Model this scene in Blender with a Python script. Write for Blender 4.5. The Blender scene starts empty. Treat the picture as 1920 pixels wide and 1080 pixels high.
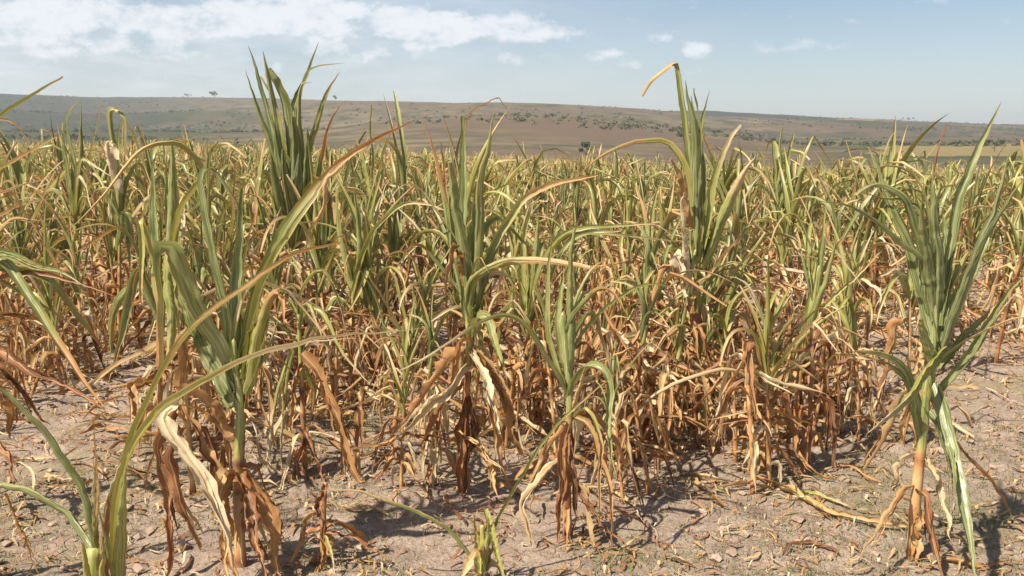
import bpy, math, random
import numpy as np
from mathutils import Vector

# ------------------------------------------------------------------ camera, sky, sun, exposure
SC = bpy.context.scene
COL = SC.collection
F, HZ, CH = 1805.0, 262.0, 1.4                      # focal length in photo pixels, eye-level row, camera height
PIT = math.atan((540 - HZ) / F)
cd = bpy.data.cameras.new('camera'); cam = bpy.data.objects.new('camera', cd); COL.objects.link(cam)
cd.sensor_width = 36; cd.lens = 36 * F / 1920; cd.clip_start = 0.05; cd.clip_end = 20000
cam.location = (0, 0, CH); cam.rotation_euler = (math.pi / 2 - PIT, 0, 0)
SC.camera = cam

SUN_EL = math.radians(52); SUN_DIR = Vector((-0.78, -0.60, 0)).normalized()   # where the sun stands, on the ground plane
world = bpy.data.worlds.new('World'); SC.world = world; world.use_nodes = True
WN, WL = world.node_tree.nodes, world.node_tree.links
WN.clear()
def wn(t, **k):
    n = WN.new(t)
    for a, b in k.items(): setattr(n, a, b)
    return n
def wmath(op, a, b=None, clamp=False):
    n = wn('ShaderNodeMath', operation=op); n.use_clamp = clamp
    for i, v in enumerate((a, b)):
        if v is None: continue
        if isinstance(v, (int, float)): n.inputs[i].default_value = v
        else: WL.new(v, n.inputs[i])
    return n.outputs[0]
sky = wn('ShaderNodeTexSky', sky_type='NISHITA'); sky.sun_disc = False
sky.sun_elevation = SUN_EL; sky.sun_rotation = math.atan2(SUN_DIR.x, SUN_DIR.y)
sky.altitude = 300; sky.air_density = 1.0; sky.dust_density = 0.7; sky.ozone_density = 2.0
tc = wn('ShaderNodeTexCoord')
# clouds: low cumulus puffs and a thin veil, both functions of the direction in the sky
def cloud_noise(scale, zs, detail, seed, rough=0.55):
    mp = wn('ShaderNodeMapping'); mp.inputs['Scale'].default_value = (1, 1, zs); mp.inputs['Location'].default_value = seed
    WL.new(tc.outputs['Generated'], mp.inputs['Vector'])
    nz = wn('ShaderNodeTexNoise'); nz.inputs['Scale'].default_value = scale; nz.inputs['Detail'].default_value = detail
    nz.inputs['Roughness'].default_value = rough
    WL.new(mp.outputs[0], nz.inputs['Vector'])
    return nz.outputs['Fac']
def wramp(v, a, b):
    n = wn('ShaderNodeMapRange'); n.interpolation_type = 'SMOOTHSTEP'; n.clamp = True
    n.inputs['From Min'].default_value = a; n.inputs['From Max'].default_value = b
    WL.new(v, n.inputs['Value'])
    return n.outputs['Result']
def sky_dir(px, py):
    d = Vector((0, math.cos(PIT), -math.sin(PIT))) + Vector((1, 0, 0)) * ((px - 960) / F) - Vector((0, math.sin(PIT), math.cos(PIT))) * ((py - 540) / F)
    return d.normalized()
wob = wmath('SUBTRACT', cloud_noise(34, 1.7, 6, (1.3, 4.1, .7), .66), 0.5)
PUFFS = [(490, 15, 85, 26, 1), (600, 8, 60, 18, .7), (760, 42, 110, 27, 1), (590, 72, 50, 24, .8), (840, 52, 50, 18, .8), (815, 84, 46, 13, .8), (965, 52, 62, 20, 1.1),
         (1065, 66, 40, 12, .6), (375, 38, 90, 20, .85), (350, 92, 70, 18, .6), (190, 38, 140, 26, .8), (30, 68, 40, 12, .8), (60, 22, 90, 22, .7), (1250, 72, 28, 10, .7),
         (1302, 95, 24, 13, 1), (1135, 100, 34, 9, .5), (1480, 86, 130, 9, .35), (1190, 122, 50, 7, .35), (150, 112, 110, 13, .5), (600, 128, 150, 10, .4), (980, 112, 110, 9, .45), (240, 145, 160, 9, .4), (720, 100, 70, 12, .5), (470, 50, 70, 16, .7), (120, 85, 80, 14, .6), (-150, 40, 120, 26, .9), (-420, 55, 160, 30, .9), (2500, 60, 90, 20, .7),
         (-300, -120, 200, 50, .8), (700, -150, 160, 50, .8), (300, -260, 240, 60, .7), (1500, -320, 160, 60, .6)]
acc = None
for (px, py, rx, ry, amp) in PUFFS:
    d = sky_dir(px, py)
    h = Vector((d.y, -d.x, 0)).normalized(); v = h.cross(d)
    def axis(vec, s):
        n = wn('ShaderNodeVectorMath', operation='DOT_PRODUCT'); WL.new(tc.outputs['Generated'], n.inputs[0]); n.inputs[1].default_value = tuple(vec * s); return n.outputs['Value']
    a = axis(h, F / (rx * 1.12)); b = axis(v, F / (ry * 1.25))
    # the dot products vanish at the puff's own direction only after removing its offset (h, v are orthogonal to d)
    r2 = wmath('ADD', wmath('MULTIPLY', a, a), wmath('MULTIPLY', b, b))
    front = axis(d, 1.0)
    g = wmath('MULTIPLY', wmath('SUBTRACT', 1.0, wmath('MULTIPLY', r2, 0.5), True), wmath('GREATER_THAN', front, 0.5))
    g = wmath('MULTIPLY', g, amp)
    acc = g if acc is None else wmath('ADD', acc, g)
puff = wramp(wmath('ADD', wmath('MINIMUM', acc, 0.95), wmath('MULTIPLY', wob, 2.6)), 0.02, 1.12)
veil = wramp(cloud_noise(2.6, 4.5, 6, (3.7, .4, 2.2), .6), 0.42, 0.72)
fine = wramp(cloud_noise(14, 5.0, 6, (8.1, 2.0, .3), .6), 0.40, 0.80)
side = axis(Vector((SUN_DIR.x, SUN_DIR.y * 0.2, 0)).normalized(), 1.0)     # the air is whiter towards the sun's side
veilA = wmath('MULTIPLY', wmath('ADD', wmath('ADD', wmath('MULTIPLY', veil, 0.6), 0.14), wmath('MULTIPLY', fine, 0.40)), wmath('ADD', wmath('MULTIPLY', side, 1.3), 0.5, True))
elev = axis(Vector((0, 0, 1)), 1.0)
low = wmath('MULTIPLY', wramp(elev, 0.20, -0.02), 0.24)                    # pale air low over the land
cov = wmath('MAXIMUM', wmath('MULTIPLY', puff, 0.85), wmath('ADD', veilA, low), True)
mixc = wn('ShaderNodeMix', data_type='RGBA'); WL.new(cov, mixc.inputs['Factor'])
WL.new(sky.outputs[0], mixc.inputs['A']); mixc.inputs['B'].default_value = (9.4, 9.5, 9.9, 1)
bg = wn('ShaderNodeBackground'); bg.inputs['Strength'].default_value = 0.060
WL.new(mixc.outputs['Result'], bg.inputs['Color'])
wo = wn('ShaderNodeOutputWorld'); WL.new(bg.outputs[0], wo.inputs['Surface'])

sl = bpy.data.lights.new('sun', 'SUN'); sl.energy = 5.0; sl.angle = math.radians(0.9); sl.color = (1.0, 0.90, 0.74)
sun = bpy.data.objects.new('sun', sl); COL.objects.link(sun)
sdir = Vector((SUN_DIR.x * math.cos(SUN_EL), SUN_DIR.y * math.cos(SUN_EL), math.sin(SUN_EL)))
sun.rotation_euler = sdir.to_track_quat('Z', 'Y').to_euler()
SC.view_settings.view_transform = 'Standard'; SC.view_settings.look = 'None'
SC.view_settings.exposure = 0.84; SC.view_settings.gamma = 1.0; SC.view_settings.use_curve_mapping = False
SC.cycles.use_denoising = True
SC.cycles.max_bounces = 6; SC.cycles.diffuse_bounces = 3; SC.cycles.transmission_bounces = 4; SC.cycles.volume_bounces = 0
SC.cycles.filter_width = 1.5

# ------------------------------------------------------------------ helpers
R = np.random.default_rng(11)
random.seed(4)
fwd = np.array([0, math.cos(PIT), -math.sin(PIT)]); upv = np.array([0, math.sin(PIT), math.cos(PIT)])
def at(px, py, Y):
    d = fwd + np.array([1.0, 0, 0]) * ((px - 960) / F) - upv * ((py - 540) / F)
    return np.array([0, 0, CH]) + d * (Y / d[1])
def to_px(p):
    v = np.array(p) - np.array([0, 0, CH]); z = v @ fwd
    return 960 + F * v[0] / z, 540 - F * (v @ upv) / z
def smooth(x, a, b):
    t = np.clip((np.asarray(x, float) - a) / (b - a), 0, 1); return t * t * (3 - 2 * t)
_T = np.random.default_rng(5).random((256, 256))
def vnoise(x, y):
    x = np.asarray(x, float); y = np.asarray(y, float)
    xi = np.floor(x).astype(int); yi = np.floor(y).astype(int)
    fx = x - xi; fy = y - yi; fx = fx * fx * (3 - 2 * fx); fy = fy * fy * (3 - 2 * fy)
    g = lambda a, b: _T[a & 255, b & 255]
    return (g(xi, yi) * (1 - fx) + g(xi + 1, yi) * fx) * (1 - fy) + (g(xi, yi + 1) * (1 - fx) + g(xi + 1, yi + 1) * fx) * fy
def fbm(x, y, o=4, g=0.5):
    s = 0; a = 1; n = 0
    for i in range(o):
        s = s + a * vnoise(x * 2 ** i + 17.3 * i, y * 2 ** i + 5.1 * i); n += a; a *= g
    return s / n
def G(x, y):
    """height of the field"""
    x = np.asarray(x, float); y = np.asarray(y, float)
    z = 0.07 * (fbm(x * .45 + 3, y * .45, 2) - .5)
    yy = np.maximum(y - 7, 0)
    z = z - 0.029 * yy * smooth(x / np.maximum(y, 1), -0.45, 0.45)
    return z

def mesh_from(name, V, Fc, mat, attr=None, uv=None, smooth_shade=True):
    """V (n,3), Fc (m,4) or (m,3); attr (n,3) -> colour attribute 'leafdata'; uv (n,2) per vertex"""
    me = bpy.data.meshes.new(name)
    V = np.asarray(V, np.float32); Fc = np.asarray(Fc, np.int32)
    k = Fc.shape[1]
    me.vertices.add(len(V)); me.vertices.foreach_set('co', V.ravel())
    me.loops.add(Fc.size); me.loops.foreach_set('vertex_index', Fc.ravel())
    me.polygons.add(len(Fc)); me.polygons.foreach_set('loop_start', np.arange(0, Fc.size, k, dtype=np.int32))
    me.polygons.foreach_set('use_smooth', np.full(len(Fc), smooth_shade))
    if attr is not None:
        A = me.attributes.new('leafdata', 'FLOAT_COLOR', 'POINT')
        A.data.foreach_set('color', np.c_[np.asarray(attr, np.float32), np.ones(len(V), np.float32)].astype(np.float32).ravel())
    if uv is not None:
        U = me.uv_layers.new(name='UVMap')
        U.data.foreach_set('uv', np.asarray(uv, np.float32)[Fc.ravel()].ravel())
    me.update(calc_edges=True)
    if mat: me.materials.append(mat)
    return me
def link(name, me, parent=None):
    o = bpy.data.objects.new(name, me); COL.objects.link(o)
    if parent is not None: o.parent = parent
    return o
def tag(o, label, cat=None, group=None, kind=None):
    o['label'] = label
    if cat: o['category'] = cat
    if group: o['group'] = group
    if kind: o['kind'] = kind
    return o

# ------------------------------------------------------------------ materials
class NT:
    def __init__(s, name):
        s.m = bpy.data.materials.new(name); s.m.use_nodes = True; s.t = s.m.node_tree; s.n = s.t.nodes; s.l = s.t.links
        s.n.clear(); s.out = s.n.new('ShaderNodeOutputMaterial')
    def node(s, t, ins=None, **k):
        n = s.n.new(t)
        for a, b in k.items(): setattr(n, a, b)
        for a, b in (ins or {}).items(): s.put(n.inputs[a], b)
        return n
    def put(s, sock, v):
        if isinstance(v, bpy.types.NodeSocket): s.l.new(v, sock)
        else: sock.default_value = v
    def math(s, op, a, b=0.0, clamp=False):
        n = s.node('ShaderNodeMath', operation=op); n.use_clamp = clamp; s.put(n.inputs[0], a); s.put(n.inputs[1], b); return n.outputs[0]
    def mix(s, f, a, b, mode='MIX'):
        n = s.node('ShaderNodeMix', data_type='RGBA', blend_type=mode)
        s.put(n.inputs['Factor'], f); s.put(n.inputs['A'], a); s.put(n.inputs['B'], b); return n.outputs['Result']
    def noise(s, vec, scale, detail=4, rough=.55):
        n = s.node('ShaderNodeTexNoise', {'Scale': scale, 'Detail': detail, 'Roughness': rough})
        if vec is not None: s.l.new(vec, n.inputs['Vector'])
        return n.outputs['Fac']
    def ramp(s, v, stops):
        n = s.node('ShaderNodeValToRGB'); e = n.color_ramp.elements
        while len(e) < len(stops): e.new(0.5)
        for q, (p, c) in zip(e, stops): q.position = p; q.color = (*c, 1)
        s.l.new(v, n.inputs['Fac']); return n.outputs['Color']
    def sstep(s, v, a, b):
        n = s.node('ShaderNodeMapRange', {'From Min': a, 'From Max': b}); n.interpolation_type = 'SMOOTHSTEP'; s.l.new(v, n.inputs['Value']); return n.outputs['Result']

def leaf_material(name, stalk=False):
    t = NT(name)
    at_ = t.node('ShaderNodeAttribute', attribute_name='leafdata')
    sep = t.node('ShaderNodeSeparateColor'); t.l.new(at_.outputs['Color'], sep.inputs[0])
    dry, hue, tone = sep.outputs
    uv = t.node('ShaderNodeUVMap').outputs[0]
    oi = t.node('ShaderNodeObjectInfo').outputs['Random']
    geo = t.node('ShaderNodeNewGeometry').outputs['Position']
    mp = t.node('ShaderNodeMapping'); mp.inputs['Scale'].default_value = (16, 1.1, 1); t.l.new(uv, mp.inputs['Vector'])
    cb = t.node('ShaderNodeVectorMath', operation='ADD'); t.l.new(mp.outputs[0], cb.inputs[0])
    sc = t.node('ShaderNodeVectorMath', operation='SCALE'); t.l.new(geo, sc.inputs[0]); sc.inputs['Scale'].default_value = 2.0; t.l.new(sc.outputs[0], cb.inputs[1])
    vein = t.noise(cb.outputs[0], 1.0, 3)
    big = t.noise(geo, 9.0, 4)
    blot = t.noise(geo, 38.0, 4, .65)
    green = t.ramp(tone, [(0, (0.140, 0.180, 0.084)), (.35, (0.178, 0.212, 0.066)), (.7, (0.285, 0.295, 0.076)), (1, (0.44, 0.40, 0.085))])
    green = t.mix(t.math('MULTIPLY', t.sstep(vein, .46, .64), .75), green, (0.50, 0.48, 0.26, 1))
    green = t.mix(t.math('MULTIPLY', t.sstep(vein, .48, .34), .5), green, (0.070, 0.092, 0.028, 1))
    hv = t.math('ADD', hue, t.math('MULTIPLY', t.math('SUBTRACT', big, .5), .55), True)
    dcol = t.ramp(hv, [(0, (0.68, 0.58, 0.40)), (.25, (0.58, 0.40, 0.19)), (.5, (0.47, 0.240, 0.088)), (.75, (0.275, 0.108, 0.045)), (1, (0.10, 0.042, 0.022))])
    dcol = t.mix(t.math('MULTIPLY', t.sstep(vein, .45, .8), .45), dcol, (0.60, 0.45, 0.26, 1))
    dcol = t.mix(t.math('MULTIPLY', t.sstep(blot, .56, .72), .5), dcol, (0.13, 0.055, 0.028, 1))
    # dry patches creep in from the tip and along the veins
    dn = t.math('ADD', dry, t.math('ADD', t.math('MULTIPLY', t.math('SUBTRACT', vein, .5), .55), t.math('MULTIPLY', t.math('SUBTRACT', big, .5), .55)))
    f = t.sstep(dn, .36, .58)
    yel = t.sstep(dn, .22, .46)
    col = t.mix(t.math('MULTIPLY', yel, .6), green, (0.40, 0.37, 0.11, 1))
    col = t.mix(f, col, dcol)
    if not stalk:
        sx = t.node('ShaderNodeSeparateXYZ'); t.l.new(uv, sx.inputs[0])
        rib = t.math('SUBTRACT', 1.0, t.sstep(t.math('ABSOLUTE', t.math('SUBTRACT', sx.outputs[0], .5)), .03, .085))
        col = t.mix(t.math('MULTIPLY', rib, .7), col, t.mix(f, (0.36, 0.40, 0.20, 1), (0.58, 0.42, 0.22, 1)))
    col = t.mix(t.math('MULTIPLY', t.math('SUBTRACT', big, .2), .45), col, t.mix(1.0, col, (0.62, 0.60, 0.58, 1), 'MULTIPLY'))
    bs = t.node('ShaderNodeBsdfPrincipled', {'Base Color': col, 'Roughness': t.math('ADD', .34, t.math('MULTIPLY', f, .25)), 'Specular IOR Level': .5})
    bp = t.node('ShaderNodeBump', {'Strength': .5, 'Distance': .003, 'Height': vein}); t.l.new(bp.outputs[0], bs.inputs['Normal'])
    if stalk:
        t.l.new(bs.outputs[0], t.out.inputs['Surface'])
    else:
        tl = t.node('ShaderNodeBsdfTranslucent', {'Color': t.mix(1.0, col, (1.0, .95, .7, 1), 'MULTIPLY')})
        ms = t.node('ShaderNodeMixShader', {'Fac': .28}); t.l.new(bs.outputs[0], ms.inputs[1]); t.l.new(tl.outputs[0], ms.inputs[2])
        t.l.new(ms.outputs[0], t.out.inputs['Surface'])
    return t.m
M_LEAF = leaf_material('maize_leaf'); M_STALK = leaf_material('maize_stalk', True)

def soil_nodes(t):
    geo = t.node('ShaderNodeNewGeometry').outputs['Position']
    n1 = t.noise(geo, 0.9, 5, .6); n2 = t.noise(geo, 7, 6, .65); n3 = t.noise(geo, 60, 5, .7); n4 = t.noise(geo, 260, 3, .7)
    col = t.ramp(n2, [(.25, (0.20, 0.150, 0.118)), (.5, (0.34, 0.262, 0.210)), (.75, (0.45, 0.36, 0.295))])
    col = t.mix(t.math('MULTIPLY', t.sstep(n3, .50, .70), .6), col, (0.115, 0.078, 0.055, 1))
    col = t.mix(t.math('MULTIPLY', t.sstep(n3, .50, .32), .45), col, (0.52, 0.42, 0.33, 1))
    col = t.mix(t.math('MULTIPLY', t.sstep(n1, .50, .63), .45), col, (0.215, 0.195, 0.10, 1))
    col = t.mix(t.math('MULTIPLY', t.sstep(n4, .5, .75), .35), col, (0.16, 0.11, 0.075, 1))
    h = t.math('ADD', t.math('MULTIPLY', n3, .7), t.math('MULTIPLY', n4, .3))
    return geo, col, h
t = NT('field_soil'); geo, col, h = soil_nodes(t)
bs = t.node('ShaderNodeBsdfPrincipled', {'Base Color': col, 'Roughness': .95, 'Specular IOR Level': .1})
bp = t.node('ShaderNodeBump', {'Strength': .9, 'Distance': .02, 'Height': h}); t.l.new(bp.outputs[0], bs.inputs['Normal'])
t.l.new(bs.outputs[0], t.out.inputs['Surface']); M_SOIL = t.m

t = NT('open_land')                                                  # soil in the field, dry grassland and scrub beyond
geo, col, h = soil_nodes(t)
la = t.node('ShaderNodeAttribute', attribute_name='leafdata'); sp = t.node('ShaderNodeSeparateColor'); t.l.new(la.outputs['Color'], sp.inputs[0])
g1 = t.noise(geo, .012, 6, .6); g2 = t.noise(geo, .045, 5, .65); g3 = t.noise(geo, .004, 4, .55)
grass = t.ramp(g2, [(.34, (0.068, 0.068, 0.042)), (.5, (0.150, 0.126, 0.080)), (.66, (0.245, 0.200, 0.122))])
grass = t.mix(t.sstep(g3, .45, .6), grass, (0.155, 0.114, 0.080, 1))
gr2 = t.math('ADD', sp.outputs[1], t.math('MULTIPLY', t.math('SUBTRACT', g1, .5), 1.6))
grass = t.mix(t.sstep(gr2, .40, .70), grass, (0.078, 0.086, 0.046, 1))
grass = t.mix(t.sstep(sp.outputs[1], 1.2, 2.4), grass, (0.26, 0.205, 0.095, 1))
g4 = t.noise(geo, .11, 4, .7)
scr = t.math('ADD', sp.outputs[2], t.math('MULTIPLY', t.math('SUBTRACT', t.math('ADD', t.math('MULTIPLY', g2, .6), t.math('MULTIPLY', g4, .4)), .5), 2.4))
grass = t.mix(t.math('MULTIPLY', t.sstep(scr, .45, .75), .9), grass, (0.048, 0.056, 0.040, 1))
bs = t.node('ShaderNodeBsdfPrincipled', {'Base Color': t.mix(sp.outputs[0], col, t.mix(1.0, grass, (.74, .72, .70, 1), 'MULTIPLY')), 'Roughness': .95, 'Specular IOR Level': .1})
t.l.new(bs.outputs[0], t.out.inputs['Surface']); M_LAND = t.m

def simple_mat(name, stops, scale, rough=.85, transl=0.0, bump=0):
    t = NT(name); geo = t.node('ShaderNodeNewGeometry').outputs['Position']
    n = t.noise(geo, scale, 4, .65); col = t.ramp(n, stops)
    bs = t.node('ShaderNodeBsdfPrincipled', {'Base Color': col, 'Roughness': rough, 'Specular IOR Level': .2})
    if bump:
        bp = t.node('ShaderNodeBump', {'Strength': .7, 'Distance': bump, 'Height': t.noise(geo, scale * 6, 4)}); t.l.new(bp.outputs[0], bs.inputs['Normal'])
    if transl:
        tl = t.node('ShaderNodeBsdfTranslucent', {'Color': col}); ms = t.node('ShaderNodeMixShader', {'Fac': transl})
        t.l.new(bs.outputs[0], ms.inputs[1]); t.l.new(tl.outputs[0], ms.inputs[2]); t.l.new(ms.outputs[0], t.out.inputs['Surface'])
    else: t.l.new(bs.outputs[0], t.out.inputs['Surface'])
    return t.m
M_CLOD = simple_mat('soil_clods', [(.3, (.18, .125, .092)), (.5, (.31, .23, .175)), (.72, (.44, .345, .27))], 9, .95, 0, .004)
M_WEED = simple_mat('ground_weeds', [(.3, (.10, .135, .050)), (.5, (.18, .20, .080)), (.7, (.34, .30, .15))], 3.5, .7, .3)
M_TREE = simple_mat('tree_foliage', [(.3, (.055, .068, .034)), (.55, (.088, .100, .052)), (.75, (.13, .135, .07))], .35, .8, .15)
M_BARK = simple_mat('tree_bark', [(.3, (.07, .055, .042)), (.7, (.16, .13, .10))], 3, .9)

# ------------------------------------------------------------------ the setting: ground sheet to the horizon, hills
K = F * (1 + math.tan(PIT) ** 2)
def zrow(py, Y): return CH + Y * (HZ - py) / K
RX = np.array([-900, 0, 200, 400, 470, 640, 700, 860, 1000, 1100, 1200, 1340, 1450, 1530, 1700, 1920, 2800])
RA = np.interp(RX, [-900, 0, 300, 450, 600, 700, 850, 1000, 1200, 1350, 1500, 1700, 1920, 2800], [246, 246, 249, 250, 243, 228, 217, 214, 226, 241, 262, 262, 263, 265])
RB = np.interp(RX, [-900, 0, 200, 450, 640, 860, 1000, 1100, 1200, 1340, 1500, 1700, 1920, 2800], [206, 206, 214, 204, 192, 193, 195.5, 199, 207, 218, 224, 231, 241, 245])
RC = np.interp(RX, [-900, 0, 200, 400, 470, 640, 860, 1000, 1200, 1340, 1450, 1530, 1700, 1920, 2800], [176, 178, 184, 183, 184, 188, 194, 199, 209, 210, 214, 220, 227, 235, 240])
RV = np.interp(RX, [-900, 900, 1400, 2800], [292, 293, 304, 306])
def land_z(x, y):
    """x, y arrays"""
    x = np.asarray(x, float); y = np.asarray(y, float)
    az = np.arctan2(x, y); r = np.hypot(x, y)
    azc = np.clip(az, -1.0, 1.0)
    px = 960 + F * np.tan(azc) / math.cos(PIT)
    Yd = r * np.cos(azc)
    a, b, c, v = (np.interp(px, RX, q) for q in (RA, RB, RC, RV))
    knots = [95, 210, 560, 690, 930, 1060, 1400, 1800, 4200]
    gz = G(np.tan(azc) * 95, np.full_like(x, 95.0))
    zs = [gz, zrow(v, 210), zrow(a, 560), zrow(a + 7, 690), zrow(b, 930), zrow(b + 5, 1060), zrow(c, 1400), zrow(c + 16, 1800), zrow(c + 16, 1800) - 5]
    out = np.where(Yd < 95, G(np.tan(azc) * np.minimum(Yd, 95), np.minimum(Yd, 95)) - .05, zs[-1])
    out = np.where(Yd < 1, G(x * 0, y * 0) - .05, out)
    for i in range(len(knots) - 1):
        m = (Yd >= knots[i]) & (Yd <= knots[i + 1])
        tt = (Yd - knots[i]) / (knots[i + 1] - knots[i]); tt = tt * tt * (3 - 2 * tt) * .75 + tt * .25
        out = np.where(m, zs[i] * (1 - tt) + zs[i + 1] * tt, out)
    bump = (fbm(x * .012 + 40, y * .012 + 9, 4) - .5) * np.clip((Yd - 120) * .010, 0, 5.0)
    return out + bump
azs = np.concatenate([np.linspace(-math.pi, -.65, 40, endpoint=False), np.linspace(-.65, .65, 460, endpoint=False), np.linspace(.65, math.pi, 41)])
rs = np.concatenate([[.4], np.geomspace(1.2, 90, 40), np.geomspace(95, 1900, 150), np.geomspace(2000, 4000, 6)])
A_, R_ = np.meshgrid(azs, rs)
X_ = R_ * np.sin(A_); Y_ = R_ * np.cos(A_)
Z_ = land_z(X_.ravel(), Y_.ravel()).reshape(X_.shape)
na, nr = len(azs), len(rs)
I = np.arange(na * nr).reshape(nr, na)
Fq = np.stack([I[:-1, :-1], I[:-1, 1:], I[1:, 1:], I[1:, :-1]], -1).reshape(-1, 4)[:, ::-1]
pxs = 960 + F * np.tan(np.clip(A_, -1, 1)) / math.cos(PIT)
Yd = R_ * np.cos(np.clip(A_, -1, 1))
beyond = smooth(R_, 92, 104)
greenish = .26 + .24 * smooth(pxs, 1350, 1600) + .50 * smooth(pxs, 680, 250) * smooth(Yd, 1300, 900) - .20 * smooth(np.abs(pxs - 950), 420, 150)
wj = 160 * (fbm(X_ * .02, Y_ * .02, 3) - .5)
yfield = smooth(np.abs(pxs + wj - 1810), 190, 120) * smooth(np.abs(Yd + wj - 330), 110, 60) + .7 * smooth(np.abs(pxs - 1600), 160, 110) * smooth(np.abs(Yd - 1330), 90, 50)
greenish = np.where(yfield > .5, 3.0, greenish)
scrubby = .25 + .42 * smooth(pxs, 620, 150) * smooth(Yd, 450, 800) + .25 * smooth(pxs, 200, -50) * smooth(Yd, 1050, 1250) + 1.0 * smooth(np.abs(pxs - 1430), 190, 70) * smooth(Yd, 1080, 1150) + .22 * smooth(pxs, 1450, 1600) * smooth(np.abs(Yd - 760), 200, 60)
me = mesh_from('ground', np.stack([X_, Y_, Z_], -1).reshape(-1, 3), Fq, M_LAND, np.stack([beyond, greenish, scrubby], -1).reshape(-1, 3))
tag(link('ground', me), 'bare field soil running out to dry grassy hills on the horizon', kind='structure')

# near soil with real clods and hollows
gx = np.arange(-6.4, 6.4, .030); gy = np.concatenate([np.arange(1.0, 6.0, .026), np.arange(6.0, 14.0, .07)])
gx_, gy_ = np.meshgrid(gx, gy)
def soil_relief(x, y):
    a = fbm(x * 2.2, y * 2.2, 3) - .5; b = fbm(x * 9 + 7, y * 9, 3) - .5; c = vnoise(x * 31, y * 31 + 4) - .5
    return .05 * a + .040 * b * (0.5 + 1.2 * smooth(a, -.1, .15)) + .012 * c
edge = np.minimum.reduce([smooth(gx_, -6.4, -5.6), smooth(gx_, 6.4, 5.6), smooth(gy_, 14.0, 12.5), smooth(gy_, 1.0, 1.3)])
gz_ = G(gx_, gy_) - .07 * (1 - edge) + edge * soil_relief(gx_, gy_)
I = np.arange(gx_.size).reshape(gx_.shape)
Fq = np.stack([I[:-1, :-1], I[:-1, 1:], I[1:, 1:], I[1:, :-1]], -1).reshape(-1, 4)
me = mesh_from('soil', np.stack([gx_, gy_, gz_], -1).reshape(-1, 3), Fq, M_SOIL)
tag(link('soil', me), 'cracked pinkish grey soil between the maize plants', kind='structure')
def GS(x, y): return G(x, y) + np.where(np.asarray(y) < 12.5, soil_relief(np.asarray(x, float), np.asarray(y, float)), 0)

# ------------------------------------------------------------------ leaves and stalks
def catmull(P, n):
    P = np.asarray(P, float)
    if len(P) == 2: return P[0] + (P[1] - P[0]) * np.linspace(0, 1, n)[:, None]
    Q = np.vstack([2 * P[0] - P[1], P, 2 * P[-1] - P[-2]])
    out = []
    for i in range(len(P) - 1):
        p0, p1, p2, p3 = Q[i:i + 4]; s = np.linspace(0, 1, 14, endpoint=False)[:, None]
        out.append(.5 * (2 * p1 + (p2 - p0) * s + (2 * p0 - 5 * p1 + 4 * p2 - p3) * s ** 2 + (3 * p1 - p0 - 3 * p2 + p3) * s ** 3))
    C = np.vstack(out + [P[-1:]])
    L = np.r_[0, np.cumsum(np.linalg.norm(np.diff(C, axis=0), axis=1))]
    q = np.linspace(0, L[-1], n)
    return np.stack([np.interp(q, L, C[:, k]) for k in range(3)], -1)
def norm(a): return a / np.maximum(np.linalg.norm(a, axis=-1, keepdims=True), 1e-9)

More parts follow.
